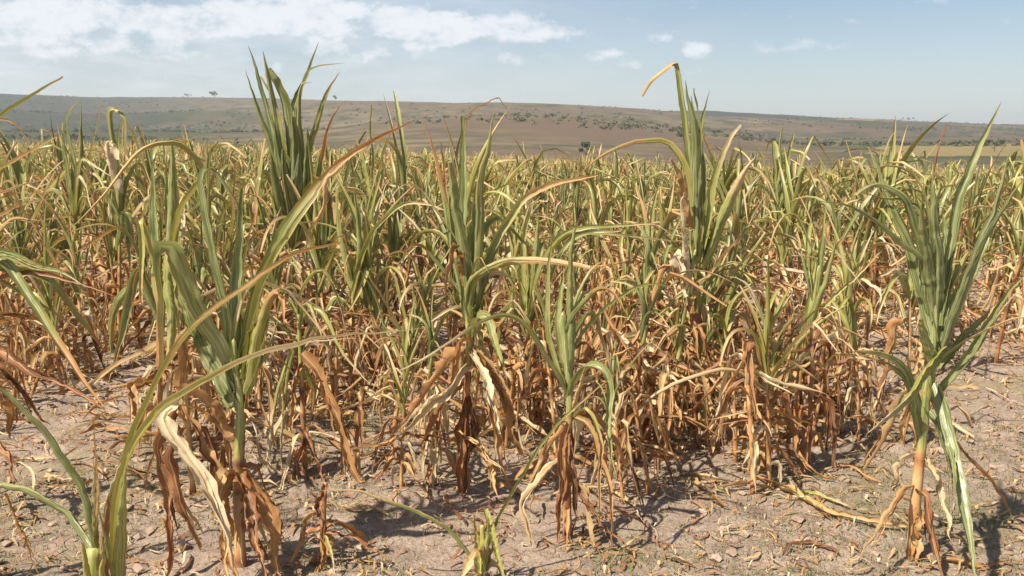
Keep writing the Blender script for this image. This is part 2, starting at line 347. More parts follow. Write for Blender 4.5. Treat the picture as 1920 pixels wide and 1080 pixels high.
def blade(P, side, w, dry, hue, tone, roll=2.0, twist=0.0, wavy=.10, rng=R, across=5, base=.55, peak=.22, vary=True):
    """ribbon along the points P: side = rough width axis, w = width along the curve of the blade, roll = how far it is rolled up"""
    n = len(P); tt = np.linspace(0, 1, n)
    T = norm(np.gradient(P, axis=0))
    S = norm(side - (T @ side)[:, None] * T)
    N = np.cross(T, S)
    k = max(2, n // 3)
    if N[:k, 2].sum() < 0: S = -S; N = -N
    ph = rng.random(4) * 6.28
    ang = twist * (tt ** 1.2) + (np.sin(tt * 5 + ph[0]) * .25 + np.sin(tt * 11 + ph[1]) * .12) * (wavy * 5)
    c, s = np.cos(ang)[:, None], np.sin(ang)[:, None]
    S, N = S * c + N * s, N * c - S * s
    te = tt * (rng.uniform(.80, .94) if (rng.random() < .34 and w > .012) else 1.0)      # many blades have lost their tips
    wid = w * np.where(tt < peak, base + (1 - base) * np.sin(np.minimum(tt / peak, 1) * math.pi / 2), 1 - np.clip((te - peak) / (1 - peak), 0, 1) ** 2.0 * .97)
    if vary and wavy > .1: wid = wid * (.72 + .55 * np.abs(np.sin(tt * (5 + 6 * ph[0] / 6.28) + ph[1])))
    if vary: wid = wid * (1 + .22 * (np.sin(tt * 9 + ph[2]) * .5 + np.sin(tt * 23 + ph[3]) * .5) * min(1, wavy * 6))
    Th = roll * (1.0 + .35 * np.cos(tt * 7 + ph[1])) ; Th = np.clip(Th * (1.15 - .3 * np.sin(tt * math.pi)), .15, 5.0)
    Rr = wid / Th
    ss = np.linspace(-1, 1, across)
    V = np.empty((n, across, 3)); 
    for j, q in enumerate(ss):
        a = q * Th / 2
        rip = (np.sin(tt * 34 + ph[0] + q * 1.3) * .5 + np.sin(tt * 57 + ph[2] * (1 + q)) * .35) * wid * wavy * abs(q) ** 1.5
        off = Rr * (1 - np.cos(a)) + abs(q) * wid * .26 + rip + (wid * .045 * np.cos(q * 8.5 + ph[3] + tt * 2) if across > 6 else 0)
        lat = Rr * np.sin(a)
        if vary and abs(q) > .99: lat = lat * (1 - rng.random(n) ** 2 * (.55 if wavy > .1 else .16))
        V[:, j] = P + S * lat[:, None] + N * off[:, None]
    I = np.arange(n * across).reshape(n, across)
    Fc = np.stack([I[:-1, :-1], I[:-1, 1:], I[1:, 1:], I[1:, :-1]], -1).reshape(-1, 4)
    d = dry[0] + (dry[1] - dry[0]) * tt ** 1.6
    at_ = np.empty((n, across, 3)); at_[..., 0] = d[:, None] + .13 * np.abs(ss)[None] ** 3; at_[..., 1] = hue; at_[..., 2] = tone
    uv = np.empty((n, across, 2)); uv[..., 0] = (ss * .5 + .5)[None]; uv[..., 1] = (tt * 4)[:, None]
    return V.reshape(-1, 3), Fc, np.clip(at_, 0, 1).reshape(-1, 3), uv.reshape(-1, 2)

def shred(V, Fc, A, uv, Q, side, wm, dry, hue, tone, roll, rg, across, dead):
    """a torn strip that comes loose from the blade part of the way along"""
    for rep_ in range(int(rg.integers(1, 3)) if dead else 1):
        n = len(Q); a = int(n * rg.uniform(.05, .45)); P = Q[a:].copy(); k = np.linspace(0, 1, len(P))[:, None]
        P = P + k * norm(rg.normal(size=3)) * wm * rg.uniform(.5, 1.6) + np.array([0, 0, -1]) * k ** 2 * wm * rg.uniform(0, 1.2 if dead else .5)
        P = P[:max(4, int(len(P) * rg.uniform(.6, 1)))]
        v, f, c, u = blade(P, side + rg.normal(size=3) * .4, wm * rg.uniform(.22, .5), (min(1, dry[0] + .15), min(1, dry[1] + .2)), float(np.clip(hue + rg.normal(0, .22), 0, 1)), tone, roll * .8, rg.normal(0, 1.0), .12, rg, across)
        Fc = np.vstack([Fc, f + len(V)]); V = np.vstack([V, v]); A = np.vstack([A, c]); uv = np.vstack([uv, u])
    return V, Fc, A, uv
def tube(P, rad, dry, hue, tone, sides=8, nodes=True, step=.11, rng=R, cut=False):
    P = np.asarray(P, float); n = len(P); T = norm(np.gradient(P, axis=0))
    ref = np.array([1.0, .2, 0]); S = norm(ref - (T @ ref)[:, None] * T); N = np.cross(T, S)
    L = np.r_[0, np.cumsum(np.linalg.norm(np.diff(P, axis=0), axis=1))]
    r = np.asarray(rad, float) * np.ones(n)
    if nodes: r = r * (1 + .32 * np.exp(-(((L / step) % 1) - .5) ** 2 / .006) + .10 * ((L / step) % 1))
    a = np.linspace(0, 2 * math.pi, sides, endpoint=False)
    V = P[:, None] + (np.cos(a)[None, :, None] * S[:, None] + np.sin(a)[None, :, None] * N[:, None] * .88) * r[:, None, None]
    V = V.reshape(-1, 3)
    I = np.arange(n * sides).reshape(n, sides); J = np.roll(I, -1, 1)
    Fc = np.stack([I[:-1], J[:-1], J[1:], I[1:]], -1).reshape(-1, 4)
    tt = np.linspace(0, 1, n)
    d = np.interp(tt, np.linspace(0, 1, len(dry)), dry)
    ring = np.exp(-(((L / step) % 1) - .5) ** 2 / .012) if nodes else 0 * tt
    at_ = np.stack([np.repeat(d + .25 * ring, sides), np.repeat(hue + .35 * ring + .12 * np.sin(L * 37), sides), np.full(n * sides, tone)], -1)
    uv = np.stack([np.tile(np.arange(sides) / sides, n), np.repeat(tt * 4, sides)], -1)
    # close the top with a small cap
    V = np.vstack([V, P[-1] + T[-1] * (r[-1] * (.15 if cut else 1.2))]); c = len(V) - 1
    cap = np.stack([I[-1], J[-1], np.full(sides, c), np.full(sides, c)], -1)
    at_ = np.vstack([at_, [[d[-1], hue * (.2 if cut else 1), tone]]]); uv = np.vstack([uv, [[.5, 4]]])
    return V, Fc, np.clip(at_, 0, 1), uv, cap
def tube_mesh(name, *a, **k):
    V, Fc, at_, uv, cap = tube(*a, **k)
    tri = cap[:, :3]
    # quads plus cap triangles in one mesh
    me = bpy.data.meshes.new(name)
    allf = [tuple(f) for f in Fc.tolist()] + [tuple(f) for f in tri.tolist()]
    me.from_pydata(V.tolist(), [], allf)
    A = me.attributes.new('leafdata', 'FLOAT_COLOR', 'POINT'); A.data.foreach_set('color', np.c_[at_, np.ones(len(V))].astype(np.float32).ravel())
    U = me.uv_layers.new(name='UVMap'); li = np.empty(len(me.loops), np.int32); me.loops.foreach_get('vertex_index', li)
    U.data.foreach_set('uv', uv[li].astype(np.float32).ravel())
    me.polygons.foreach_set('use_smooth', np.ones(len(me.polygons), bool)); me.materials.append(M_STALK); me.update()
    return me

# ------------------------------------------------------------------ the plants at the front, each built leaf by leaf
def pts2(s): return [tuple(float(q) for q in p.split(',')) for p in s.split()]
def free_leaf(rg, b, az, dead):
    n = 22; s = np.linspace(0, 1, n)
    if dead:
        Ln = rg.uniform(.12, .42); th = np.interp(s, [0, .1, .25, 1], [1.2, rg.uniform(.2, 1.0), rg.uniform(-1.5, -.6), rg.uniform(-1.57, -1.0)]) + rg.normal(0, .09, n)
        w, dry, hue, roll, wav = rg.uniform(.012, .040), (.85, 1), float(np.clip(rg.normal(.35, .25), 0, 1)), rg.uniform(.7, 1.6), .15
    else:
        Ln = rg.uniform(.28, .55); el = math.radians(rg.uniform(45, 80)); kx = rg.uniform(.2, .6)
        th = el - rg.uniform(.2, .6) * s - rg.uniform(.6, 2.2) * smooth(s, kx, kx + rg.uniform(.1, .4)) + rg.normal(0, .05, n)
        w, dry, hue, roll, wav = rg.uniform(.012, .028), (rg.uniform(0, .3), rg.uniform(.6, 1)), float(np.clip(rg.normal(.22, .15), 0, .6)), rg.uniform(1.6, 2.8), .07
    a = az + .5 * rg.normal() * s
    d = np.stack([np.cos(th) * np.cos(a), np.cos(th) * np.sin(a), np.sin(th)], -1) + (np.array([.35, 0, 0]) * s[:, None] if not dead else 0)
    P = b + np.vstack([[0, 0, 0], np.cumsum(norm(d)[:-1] * (Ln / (n - 1)), axis=0)])
    side = np.array([-math.sin(az), math.cos(az), 0.0])
    bl = blade(P, side, w, dry, hue, rg.uniform(.2, .9), roll, rg.normal(0, 1.0), wav, rg, 5)
    return shred(*bl, P, side, w, dry, hue, .5, roll, rg, 3, dead)
def hero(label, D, stalk, r, leaves, sdry=(1, .6, .1), shue=.5, stone=.6, group='maize plants at the front of the field', cut=False, extra=None, wk=1.0, ts=.14):
    """D = distance, stalk = pixel path from the foot upwards, leaves = list of (path, depth at tip, width px, (dry foot, dry tip), hue, tone, roll, face)"""
    sp = pts2(stalk)
    b = at(sp[0][0], sp[0][1], D); z0 = float(GS(b[0], b[1])) - .03
    root = bpy.data.objects.new('maize_plant', None); COL.objects.link(root)
    root.location = (b[0], b[1], z0 + .03); root.empty_display_size = .1
    O = np.array(root.location)
    P = [np.array([b[0], b[1], z0])] + [at(x, y, D) for x, y in sp[1:]]
    P = catmull(P, 34) 
    tt = np.linspace(0, 1, len(P))
    link('stalk', tube_mesh('stalk', P - O, r * (1.08 - .5 * tt), sdry, shue, stone, cut=cut), root)
    for lf in leaves:
        path, dt, w, dry, hue, tone, roll, face = (lf + (None,) * 8)[:8]
        roll = (2.0 if roll is None else roll) + .35
        if face is None: face = .75
        tone = min(1.0, tone + ts + .12 * R.random())
        p = pts2(path)
        L = np.r_[0, np.cumsum([math.dist(p[i], p[i + 1]) for i in range(len(p) - 1)])]; L /= L[-1]
        dead = dry[0] > .6
        Q = np.array([at(x, y, D + dt * l) for (x, y), l in zip(p, L)])
        if dead:
            LL = np.r_[0, np.cumsum(np.linalg.norm(np.diff(Q, axis=0), axis=1))]; qq = np.linspace(0, LL[-1], 34)
            Ql = np.stack([np.interp(qq, LL, Q[:, k]) for k in range(3)], -1)
            Q = .5 * Ql + .25 * np.vstack([Ql[:1], Ql[:-1]]) + .25 * np.vstack([Ql[1:], Ql[-1:]])
            Q = catmull(Q, 30)
        else: Q = catmull(Q, 44); Q[4:] += np.cumsum(R.normal(0, .0011, (40, 3)), axis=0)
        if dead:
            q = np.linspace(0, 1, 30); ph = R.random(6) * 6.28
            for k in range(3): Q[:, k] += .007 * np.sin(q * 13 + ph[k]) * q + np.cumsum(R.normal(0, .0022, 30))
        Q[:, 2] = np.maximum(Q[:, 2], GS(Q[:, 0], Q[:, 1]) + .006)
        over = norm(Q[-1] - Q[0]); perp = np.cross(over, np.array([0, 1.0, 0])); perp = norm(perp)
        ca = face * (.85 + .3 * R.random())
        side = math.cos(ca) * np.array([0, 1.0, 0]) + math.sin(ca) * perp
        wm = w * D / F * (.92 * wk if not dead else .92)
        V, Fc, A, uv = blade(Q, side, wm, dry, hue, tone, roll, twist=(R.random() - .5) * (2.0 if dead else .7), wavy=.20 if dead else .05, across=9, base=.75 if dead else .8)
        if dead or R.random() < .35: V, Fc, A, uv = shred(V, Fc, A, uv, Q, side, wm, dry, hue, tone, roll, R, 5, dead)
        nm = 'dry_leaf' if dead else 'leaf'
        link(nm, mesh_from(nm, V - O, Fc, M_LEAF, A, uv), root)
    if extra is None: extra = (5, 4) if not cut else (3, 0)
    Lst = P - O
    for m in range(sum(extra)):
        dead = m < extra[0]
        k = R.uniform(.12, .72) if dead else R.uniform(.72, 1.0)
        b3 = Lst[int(k * 33)]
        q = free_leaf(R, b3, R.random() * 6.28, dead)
        nm = 'dry_leaf' if dead else 'leaf'
        q = (np.c_[q[0][:, :2], np.maximum(q[0][:, 2], GS(q[0][:, 0] + O[0], q[0][:, 1] + O[1]) - O[2] + .006)],) + q[1:]
        link(nm, mesh_from(nm, q[0], q[1], M_LEAF, q[2], q[3]), root)
    tag(root, label, 'maize plant', group)
    return root
HEROES = []
def H(*a, **k):
    o = hero(*a, **k); HEROES.append(o); return o
TAN, CRM, ORG, RED, DRK = .28, .04, .5, .72, .92

H('short maize stub at the bottom left corner with two long arching straw-green leaves', 1.95, '178,1500 178,1100 176,1028', .026, [
    ('200,1060 214,930 255,800 310,690 380,600 470,540 560,480 645,462', .25, 22, (.15, .75), TAN, .8, 3.0, .8),
    ('212,1060 235,900 300,785 400,718 500,668 620,640 720,637 795,629', -.15, 22, (.2, .8), CRM, .85, 3.0, .8),
    ('175,1040 150,930 110,860 60,790 0,730 -70,690', -.1, 24, (.05, .35), TAN, .1, 2.4, .8),
    ('172,1040 125,975 60,932 0,915 -60,920', .2, 24, (.05, .4), TAN, .15, 2.4, .7),
    ('188,1040 186,940 190,860 186,790', .05, 12, (.4, .8), TAN, .9, 3, 1.2),
    ('180,1040 176,960 178,880 176,845', -.03, 12, (.3, .6), CRM, .9, 3, 1.2),
    ('200,1030 196,960 212,900 232,850', .0, 12, (.4, .8), CRM, .9, 3, 1.2),
    ('206,1200 214,1060 222,960 238,860', -.05, 46, (.05, .3), TAN, .6, 2.8, 1.3),
    ('160,1260 160,1130 158,1060 154,1016', -.05, 34, (.05, .3), CRM, .8, 2.6, 1.3),
    ('186,1260 186,1120 190,1050 192,1005', -.07, 34, (.1, .4), CRM, .75, 2.6, 1.3),
    ('190,1150 190,1050 196,980 200,930', -.08, 30, (.5, .9), RED, .6, 2.6, 1.3),
    ('8,925 22,965 40,1010 62,1070', .0, 12, (.75, .9), ORG, .5, 2.4, 1.0),
  ], sdry=(.2, .2, .15), stone=.75, cut=True)

H('large green maize plant left of centre with a broad folded drooping leaf', 3.0, '452,1080 448,960 447,860 450,760 440,680 438,640', .017, [
    ('440,720 400,650 365,590 338,520 322,470 305,462 300,500 306,570 304,690', -.18, 40, (0, .55), ORG, .55, 1.1, 1.1),
    ('436,735 405,660 372,600 345,535 330,500', .1, 46, (0, .15), TAN, .25, .9, 1.2),
    ('345,470 322,480 318,540 322,610 318,680', -.05, 30, (.0, .5), TAN, .65, 1.2, 1.2),
    ('440,700 428,590 405,480 388,390 380,335 398,322 432,368 462,425', .1, 25, (0, .25), TAN, .3, 1.7, 1.0),
    ('446,690 444,570 450,450 455,385 458,355', .12, 26, (0, .15), TAN, .15, 1.7, 1.2),
    ('448,700 436,600 415,540 400,500', .15, 30, (0, .2), TAN, .9, 1.2, 1.2),
    ('456,710 482,570 522,460 580,365 640,300 700,258 772,218', .2, 30, (0, .9), ORG, .5, 1.8, .9),
    ('458,700 495,540 545,440 590,370 612,325 640,300', .1, 20, (.1, .7), CRM, .75, 1.8, 1.1),
    ('640,310 610,345 590,390 560,450 540,475', .1, 12, (.7, .9), TAN, .5, 1.8, 1.1),
    ('455,740 476,640 494,575 512,548 528,560 530,610', -.2, 28, (.05, .8), ORG, .9, 1.3, 1.2),
    ('462,730 490,660 503,600 508,560', -.1, 26, (.05, .3), TAN, .45, 1.3, 1.2),
    ('446,760 420,700 395,650 375,600', .15, 40, (0, .15), TAN, .35, 1.0, 1.2),
    ('455,770 462,690 470,630 478,590', .1, 30, (0, .2), TAN, .35, 1.0, 1.2),
    ('442,850 415,800 385,755 355,728 330,735 318,760', -.1, 36, (.8, .9), ORG, .5, 1.2, 1.2),
    ('345,750 305,780 325,830 370,900 405,980 430,1080', -.25, 38, (.9, 1), -.15, .5, 1.0, 1.3),
    ('330,770 300,830 322,940 330,1010 318,1085', -.1, 24, (.9, 1), RED, .5, 1.6, 1.2),
    ('340,800 315,850 345,950 385,1060', .1, 26, (.9, 1), RED, .5, 1.3, 1.2),
    ('448,880 490,930 505,1010 516,1085', -.1, 40, (.9, 1), ORG, .5, 1.4, 1.3),
    ('445,880 420,930 432,1010 450,1085', -.15, 34, (.9, 1), ORG, .5, 1.4, 1.3),
    ('446,890 412,890 405,930 425,1000 428,1070', -.2, 30, (.9, 1), TAN, .5, 1.4, 1.3),
    ('450,885 470,940 478,1010 490,1085', -.22, 28, (.9, 1), RED, .5, 1.4, 1.3),
    ('430,900 385,850 360,790 345,740', .1, 22, (.9, 1), ORG, .5, 1.4, 1.2),
    ('345,630 352,690 345,750 330,790', .1, 28, (.85, 1), ORG, .5, 1.2, 1.2),
  ], sdry=(1, .9, .35, .05, .0), stone=.6, wk=1.15, ts=.04)

H('maize plant with upright wide green leaves behind the left folded-leaf plant', 4.2, '300,864 300,760 303,640 308,540', .014, [
    ('305,560 296,440 289,350 285,295', .1, 32, (0, .15), TAN, .2, 1.4, 1.2),
    ('310,560 314,430 318,340 318,272', -.05, 34, (0, .2), TAN, .4, 1.4, 1.2),
    ('306,540 280,450 264,410 268,470 265,560', -.25, 16, (.1, .5), TAN, 1.0, 1.2, 1.1),
    ('312,540 330,430 345,380 348,365', -.1, 14, (.2, .7), CRM, .6, 1.6, 1.2),
    ('318,520 340,400 385,330 360,285 325,264 270,274 232,312 180,382 122,442', -.4, 17, (.1, .8), TAN, .8, 1.8, .8),
    ('345,385 342,430 341,470', -.1, 9, (.8, 1), -.1, .5, 1.4, 1.2),
    ('300,600 265,510 240,560 226,640 215,700', -.2, 26, (.05, .5), ORG, .35, 1.4, 1.1),
    ('300,600 255,540 215,580 205,660', .2, 22, (.05, .5), ORG, .3, 1.4, 1.1),
    ('302,700 270,720 232,725 244,770 240,830', -.3, 22, (.85, 1), ORG, .5, 1.2, 1.1),
    ('302,690 330,700 345,760 352,840', -.1, 20, (.85, 1), RED, .5, 1.3, 1.1),
    ('300,740 280,770 270,820 262,864', .1, 22, (.85, 1), TAN, .5, 1.3, 1.1),
    ('300,660 310,720 320,800 330,860', .1, 22, (.85, 1), ORG, .5, 1.3, 1.1),
  ], stone=.5)

H('maize plant at the left edge with dark leaves slanting down to the right', 3.5, '-62,984 -55,800 -45,600 -40,500', .016, [
    ('-40,520 0,478 60,498 110,508 150,530', -.2, 22, (.05, .35), TAN, .25, 1.6, .9),
    ('-38,500 0,490 50,555 110,650 160,720 205,772', -.3, 24, (.05, .95), ORG, .3, 1.7, .9),
    ('-30,500 80,520 150,600 200,668', .2, 20, (.1, .7), ORG, .3, 1.6, .9),
    ('-40,540 40,515 130,528 220,556', -.1, 15, (.6, .95), RED, .5, 2.2, .8),
    ('-50,700 0,650 60,700 150,742 205,778', -.2, 20, (.85, 1), RED, .5, 1.7, .9),
    ('-50,720 0,680 45,735 100,795', .1, 18, (.85, 1), RED, .5, 1.7, .9),
    ('-50,600 0,590 60,595 110,610', .2, 14, (.4, .9), ORG, .5, 2.0, .9),
    ('-55,740 -20,720 20,760 30,840', .1, 26, (.85, 1), ORG, .5, 1.4, .9),
    ('-55,780 -10,800 30,860 45,900', -.2, 24, (.85, 1), RED, .5, 1.4, .9),
  ], sdry=(1, .8, .3), group='maize plants at the front of the field')

H('maize plant outside the left edge whose pale leaf tips reach in at the top left', 2.8, '-150,1170 -140,800 -125,500 -120,420', .016, [
    ('-120,430 -60,270 0,220 60,180 115,145', .3, 15, (.05, .45), TAN, .3, 2.4, .9),
    ('-120,450 -60,360 0,320 60,280 110,252', -.1, 17, (.1, .9), TAN, .8, 2.0, .9),
    ('-120,480 -60,385 0,362 60,340 104,330', .1, 13, (.2, .7), CRM, .5, 2.2, .9),
    ('-120,520 -60,440 0,405 50,380 95,370', .3, 13, (.5, .9), TAN, .5, 2.2, .9),
    ('-120,440 -60,240 0,228 35,236 58,262', .0, 12, (.4, .9), ORG, .5, 2.2, .9),
    ('-130,700 -60,640 -10,700 10,780', .0, 24, (.85, 1), ORG, .5, 1.4, .9),
  ])

H('tallest dark green maize plant against the sky left of centre', 6.0, '545,684 546,560 548,440 550,360', .016, [
    ('540,420 530,310 513,230 494,160 478,112 465,80', .1, 17, (0, .3), TAN, .15, 1.5, 1.2),
    ('540,420 526,310 512,240 500,170 486,98', -.1, 21, (0, .25), TAN, .3, 1.4, 1.2),
    ('538,430 520,330 495,250 475,190 457,128', -.15, 13, (.05, .4), TAN, .3, 1.6, 1.2),
    ('546,430 546,310 540,220 527,170 506,132', -.05, 26, (0, .3), CRM, .35, 1.2, 1.2),
    ('548,420 549,290 552,200 571,150 597,78', .1, 15, (0, .3), TAN, .1, 1.6, 1.2),
    ('550,420 556,300 562,210 572,150 590,128 648,121', .0, 11, (0, .45), TAN, .3, 1.8, 1.1),
    ('552,430 562,300 562,220 566,170 572,156 590,155', -.15, 15, (.05, .4), CRM, .55, 1.5, 1.2),
    ('555,430 572,320 592,250 612,182 637,136', .1, 19, (.0, .5), TAN, .4, 1.5, 1.2),
    ('560,440 592,350 605,290 615,240 636,196', -.1, 12, (.15, .85), ORG, .4, 1.6, 1.2),
    ('545,470 522,380 512,330 505,285', -.3, 26, (0, .2), TAN, .2, 1.0, 1.3),
    ('552,470 580,380 592,330 600,290', -.3, 26, (0, .3), TAN, .3, 1.0, 1.3),
    ('548,470 548,380 556,330 560,285', -.3, 30, (0, .2), TAN, .1, 1.0, 1.3),
    ('546,470 536,380 530,330 532,280', -.32, 28, (0, .2), CRM, .35, 1.0, 1.3),
    ('545,440 530,340 520,280 512,225', -.2, 26, (0, .15), TAN, .2, 1.1, 1.3),
    ('552,440 568,340 572,280 578,235', -.2, 28, (0, .15), TAN, .1, 1.1, 1.3),
    ('548,440 545,340 548,270 545,220', -.2, 30, (0, .15), TAN, .15, 1.1, 1.3),
    ('545,470 525,380 500,330 488,350 480,420', -.2, 18, (.1, .6), ORG, .4, 1.3, 1.1),
    ('552,470 575,380 600,340 622,350 630,420', -.2, 18, (.1, .7), ORG, .4, 1.3, 1.1),
    ('547,540 520,520 505,560 498,630', -.2, 20, (.85, 1), ORG, .5, 1.3, 1.1),
    ('548,560 575,540 590,580 600,650', -.2, 20, (.85, 1), ORG, .5, 1.3, 1.1),
  ], sdry=(.9, .4, .05, .0), stone=.35, wk=1.35, ts=0.0)

H('maize plant with a hooked pale top standing at far left before the valley', 6.2, '140,670 141,540 142,420 141,360', .013, [
    ('141,400 143,310 130,250 128,222 145,196 156,188', .05, 18, (0, .3), CRM, .35, 1.3, 1.2),
    ('141,400 148,310 152,250 154,192', -.05, 15, (0, .3), CRM, .2, 1.3, 1.2),
    ('141,410 132,330 120,270 118,230', .05, 16, (0, .3), TAN, .45, 1.3, 1.2),
    ('142,420 160,340 175,270 190,198', .0, 7, (.1, .5), TAN, .6, 1.8, 1.2),
    ('142,400 150,310 170,310 200,330 215,335', -.3, 11, (.2, .6), CRM, .5, 1.8, .9),
    ('142,420 148,330 165,370 182,415', -.35, 9, (.3, .8), CRM, .6, 1.8, 1.0),
    ('141,440 120,380 95,360 75,400', .1, 16, (.1, .6), TAN, .4, 1.3, 1.0),
    ('141,460 162,400 190,400 200,450', .1, 16, (.1, .6), TAN, .5, 1.3, 1.0),
    ('141,520 120,510 105,560 100,620', .0, 18, (.85, 1), ORG, .5, 1.3, 1.0),
    ('141,530 165,520 175,570 185,640', .0, 18, (.85, 1), ORG, .5, 1.3, 1.0),
  ], stone=.5, group='maize plants rising above the field')
H('maize plant with folded-over leaves and a cream patch at far left', 5.8, '222,695 224,560 224,430 222,360', .013, [
    ('222,420 214,300 206,240 208,205 236,215 238,270 232,320', -.1, 17, (.05, .4), CRM, .6, 1.2, 1.2),
    ('222,420 226,320 228,260 232,225', .05, 22, (0, .3), TAN, .3, 1.2, 1.3),
    ('222,380 206,300 200,268 218,262 222,300', -.15, 24, (.9, 1), -.2, .5, .8, 1.3),
    ('223,430 240,340 262,310 280,350', .1, 15, (.1, .6), TAN, .4, 1.4, 1.0),
    ('222,440 205,370 190,360 175,410', .1, 15, (.1, .6), TAN, .5, 1.4, 1.0),
    ('223,470 236,400 240,450 242,520', -.1, 18, (.1, .5), TAN, .35, 1.3, 1.1),
    ('223,540 200,540 195,590 190,650', .0, 18, (.85, 1), ORG, .5, 1.3, 1.0),
    ('223,560 245,560 255,610 258,670', .0, 18, (.85, 1), RED, .5, 1.3, 1.0),
  ], stone=.5, group='maize plants rising above the field')

H('upright maize plant at centre with a brown withered leaf tip on its left', 3.7, '868,945 872,840 874,740 880,640 876,540 868,460', .016, [
    ('878,620 852,490 836,390 818,300 800,232', .1, 22, (0, .95), RED, .45, 1.6, 1.1),
    ('878,600 872,460 874,350 873,272 872,216', .12, 23, (0, .2), TAN, .3, 1.5, 1.2),
    ('882,600 888,460 890,340 905,282 919,203', -.08, 24, (0, .4), TAN, .45, 1.5, 1.2),
    ('880,580 868,470 850,380 842,310', -.1, 26, (0, .2), TAN, .35, 1.2, 1.2),
    ('884,580 892,470 902,380 908,330', .12, 26, (0, .2), TAN, .3, 1.2, 1.2),
    ('873,250 882,214 906,199 932,185 946,197 963,227', .1, 4, (.6, .95), TAN, .5, 2.4, .9),
    ('884,630 872,565 886,520 935,490 1000,483 1040,485 1104,495', -.3, 21, (0, .9), TAN, .6, 1.6, .9),
    ('890,600 905,540 932,450 962,402 990,366 1050,342 1125,328', .15, 21, (.05, .95), TAN, .5, 1.6, .9),
    ('884,560 905,450 930,415 955,430 1000,470', .2, 18, (.05, .3), TAN, .2, 1.3, .9),
    ('872,540 840,460 832,490 828,560', -.1, 22, (.75, .95), ORG, .5, 1.1, 1.2),
    ('884,640 896,600 915,600 935,660 950,720', -.2, 20, (.05, .5), ORG, .5, 1.3, 1.1),
    ('876,650 840,680 800,735 760,790 728,835', -.25, 34, (.9, 1), ORG, .5, 1.5, 1.1),
    ('876,680 838,735 790,775 745,832', -.35, 24, (.9, 1), .12, .5, 1.8, 1.0),
    ('875,700 850,740 820,790 790,850', -.1, 30, (.9, 1), RED, .5, 1.5, 1.1),
    ('875,740 868,820 862,890 855,948', -.05, 24, (.95, 1), RED, .5, 2.4, 1.3),
    ('876,740 884,820 882,900 880,945', -.08, 20, (.95, 1), DRK, .5, 2.4, 1.3),
    ('882,650 915,730 935,820 962,935', -.1, 24, (.9, 1), ORG, .5, 1.6, 1.1),
    ('884,655 905,710 915,760 925,810', -.25, 18, (.9, 1), -.2, .5, 1.4, 1.2),
    ('886,660 935,720 960,790 985,850', .1, 24, (.9, 1), ORG, .5, 1.6, 1.1),
    ('850,800 895,838 930,880 945,905', -.4, 9, (.9, 1), TAN, .5, 2.2, 1.0),
    ('876,820 900,835 925,880 935,930', -.3, 24, (.9, 1), .4, .5, 1.3, 1.1),
  ], sdry=(1, 1, .9, .3, .05, 0), shue=.7, stone=.6, wk=1.15, ts=.05)

H('maize plant right of centre with a long leaf arching over to the left', 3.27, '1065,1036 1063,930 1066,830 1068,745 1062,660 1056,590', .015, [
    ('1066,745 1020,672 982,612 945,592 900,604 840,640 765,684 722,698', -.3, 17, (.05, .75), CRM, .6, 1.7, .8),
    ('1066,735 1042,655 1030,570 1033,490 1046,435', .12, 18, (.05, .35), TAN, .45, 1.7, 1.1),
    ('1066,710 1070,610 1070,510 1082,430', -.05, 20, (0, .2), TAN, .35, 1.6, 1.2),
    ('1066,700 1052,620 1052,550 1058,490', .1, 20, (0, .25), TAN, .5, 1.5, 1.2),
    ('1068,680 1092,630 1150,570 1215,538 1295,546', .1, 11, (0, .5), TAN, .45, 2.0, .9),
    ('1068,750 1090,700 1120,685 1139,712 1136,800 1152,885', -.25, 21, (0, .4), TAN, .3, 1.4, 1.1),
    ('1070,770 1084,720 1096,688', -.1, 12, (.6, .9), TAN, .5, 1.4, 1.2),
    ('1064,790 1052,860 1056,940 1062,1034', -.05, 22, (.95, 1), RED, .5, 2.6, 1.3),
    ('1068,800 1075,880 1082,960 1078,1034', -.06, 16, (.95, 1), DRK, .5, 2.2, 1.3),
    ('1072,780 1105,800 1128,860 1145,925 1150,1045', -.25, 15, (.4, 1), ORG, .8, 1.6, 1.1),
    ('1068,790 1100,770 1122,830 1118,900 1116,985', -.15, 11, (.25, .8), TAN, .8, 1.8, 1.1),
    ('1062,800 1035,830 1015,890 1000,950', .1, 20, (.9, 1), ORG, .5, 1.5, 1.1),
    ('1062,850 1020,900 975,950 1010,1010', -.1, 18, (.9, 1), .2, .5, 1.4, 1.1),
    ('1070,890 1095,940 1130,990 1180,1040', -.2, 14, (.9, 1), RED, .5, 1.5, 1.1),
    ('1070,900 1120,930 1180,960 1250,985', .05, 9, (.9, 1), RED, .5, 2.0, .9),
  ], sdry=(1, 1, .95, .2, .0, 0), shue=.62, stone=.45)

H('broken maize stub at bottom centre with a cut pale stem', 2.92, '905,1120 906,1030 904,985', .012, [
    ('905,1060 940,965 985,882 1040,802 1092,755 1152,708', .1, 10, (.05, .6), TAN, .5, 2.4, .9),
    ('900,1070 850,1010 800,974 730,945 660,922 588,921', -.05, 13, (.05, .9), TAN, .45, 1.8, .9),
    ('902,1090 898,1010 892,955', .02, 20, (.1, .35), CRM, .95, 2.6, 1.3),
    ('910,955 922,1000 934,1045 950,1095', -.12, 16, (.05, .3), CRM, .85, 1.6, 1.3),
    ('908,1090 912,1020 914,960', -.04, 16, (.05, .3), CRM, .8, 2.6, 1.3),
    ('905,1080 925,1020 935,990', .05, 12, (.8, 1), TAN, .5, 2.2, 1.3),
  ], sdry=(.4, .2, .1), stone=.9, cut=True)

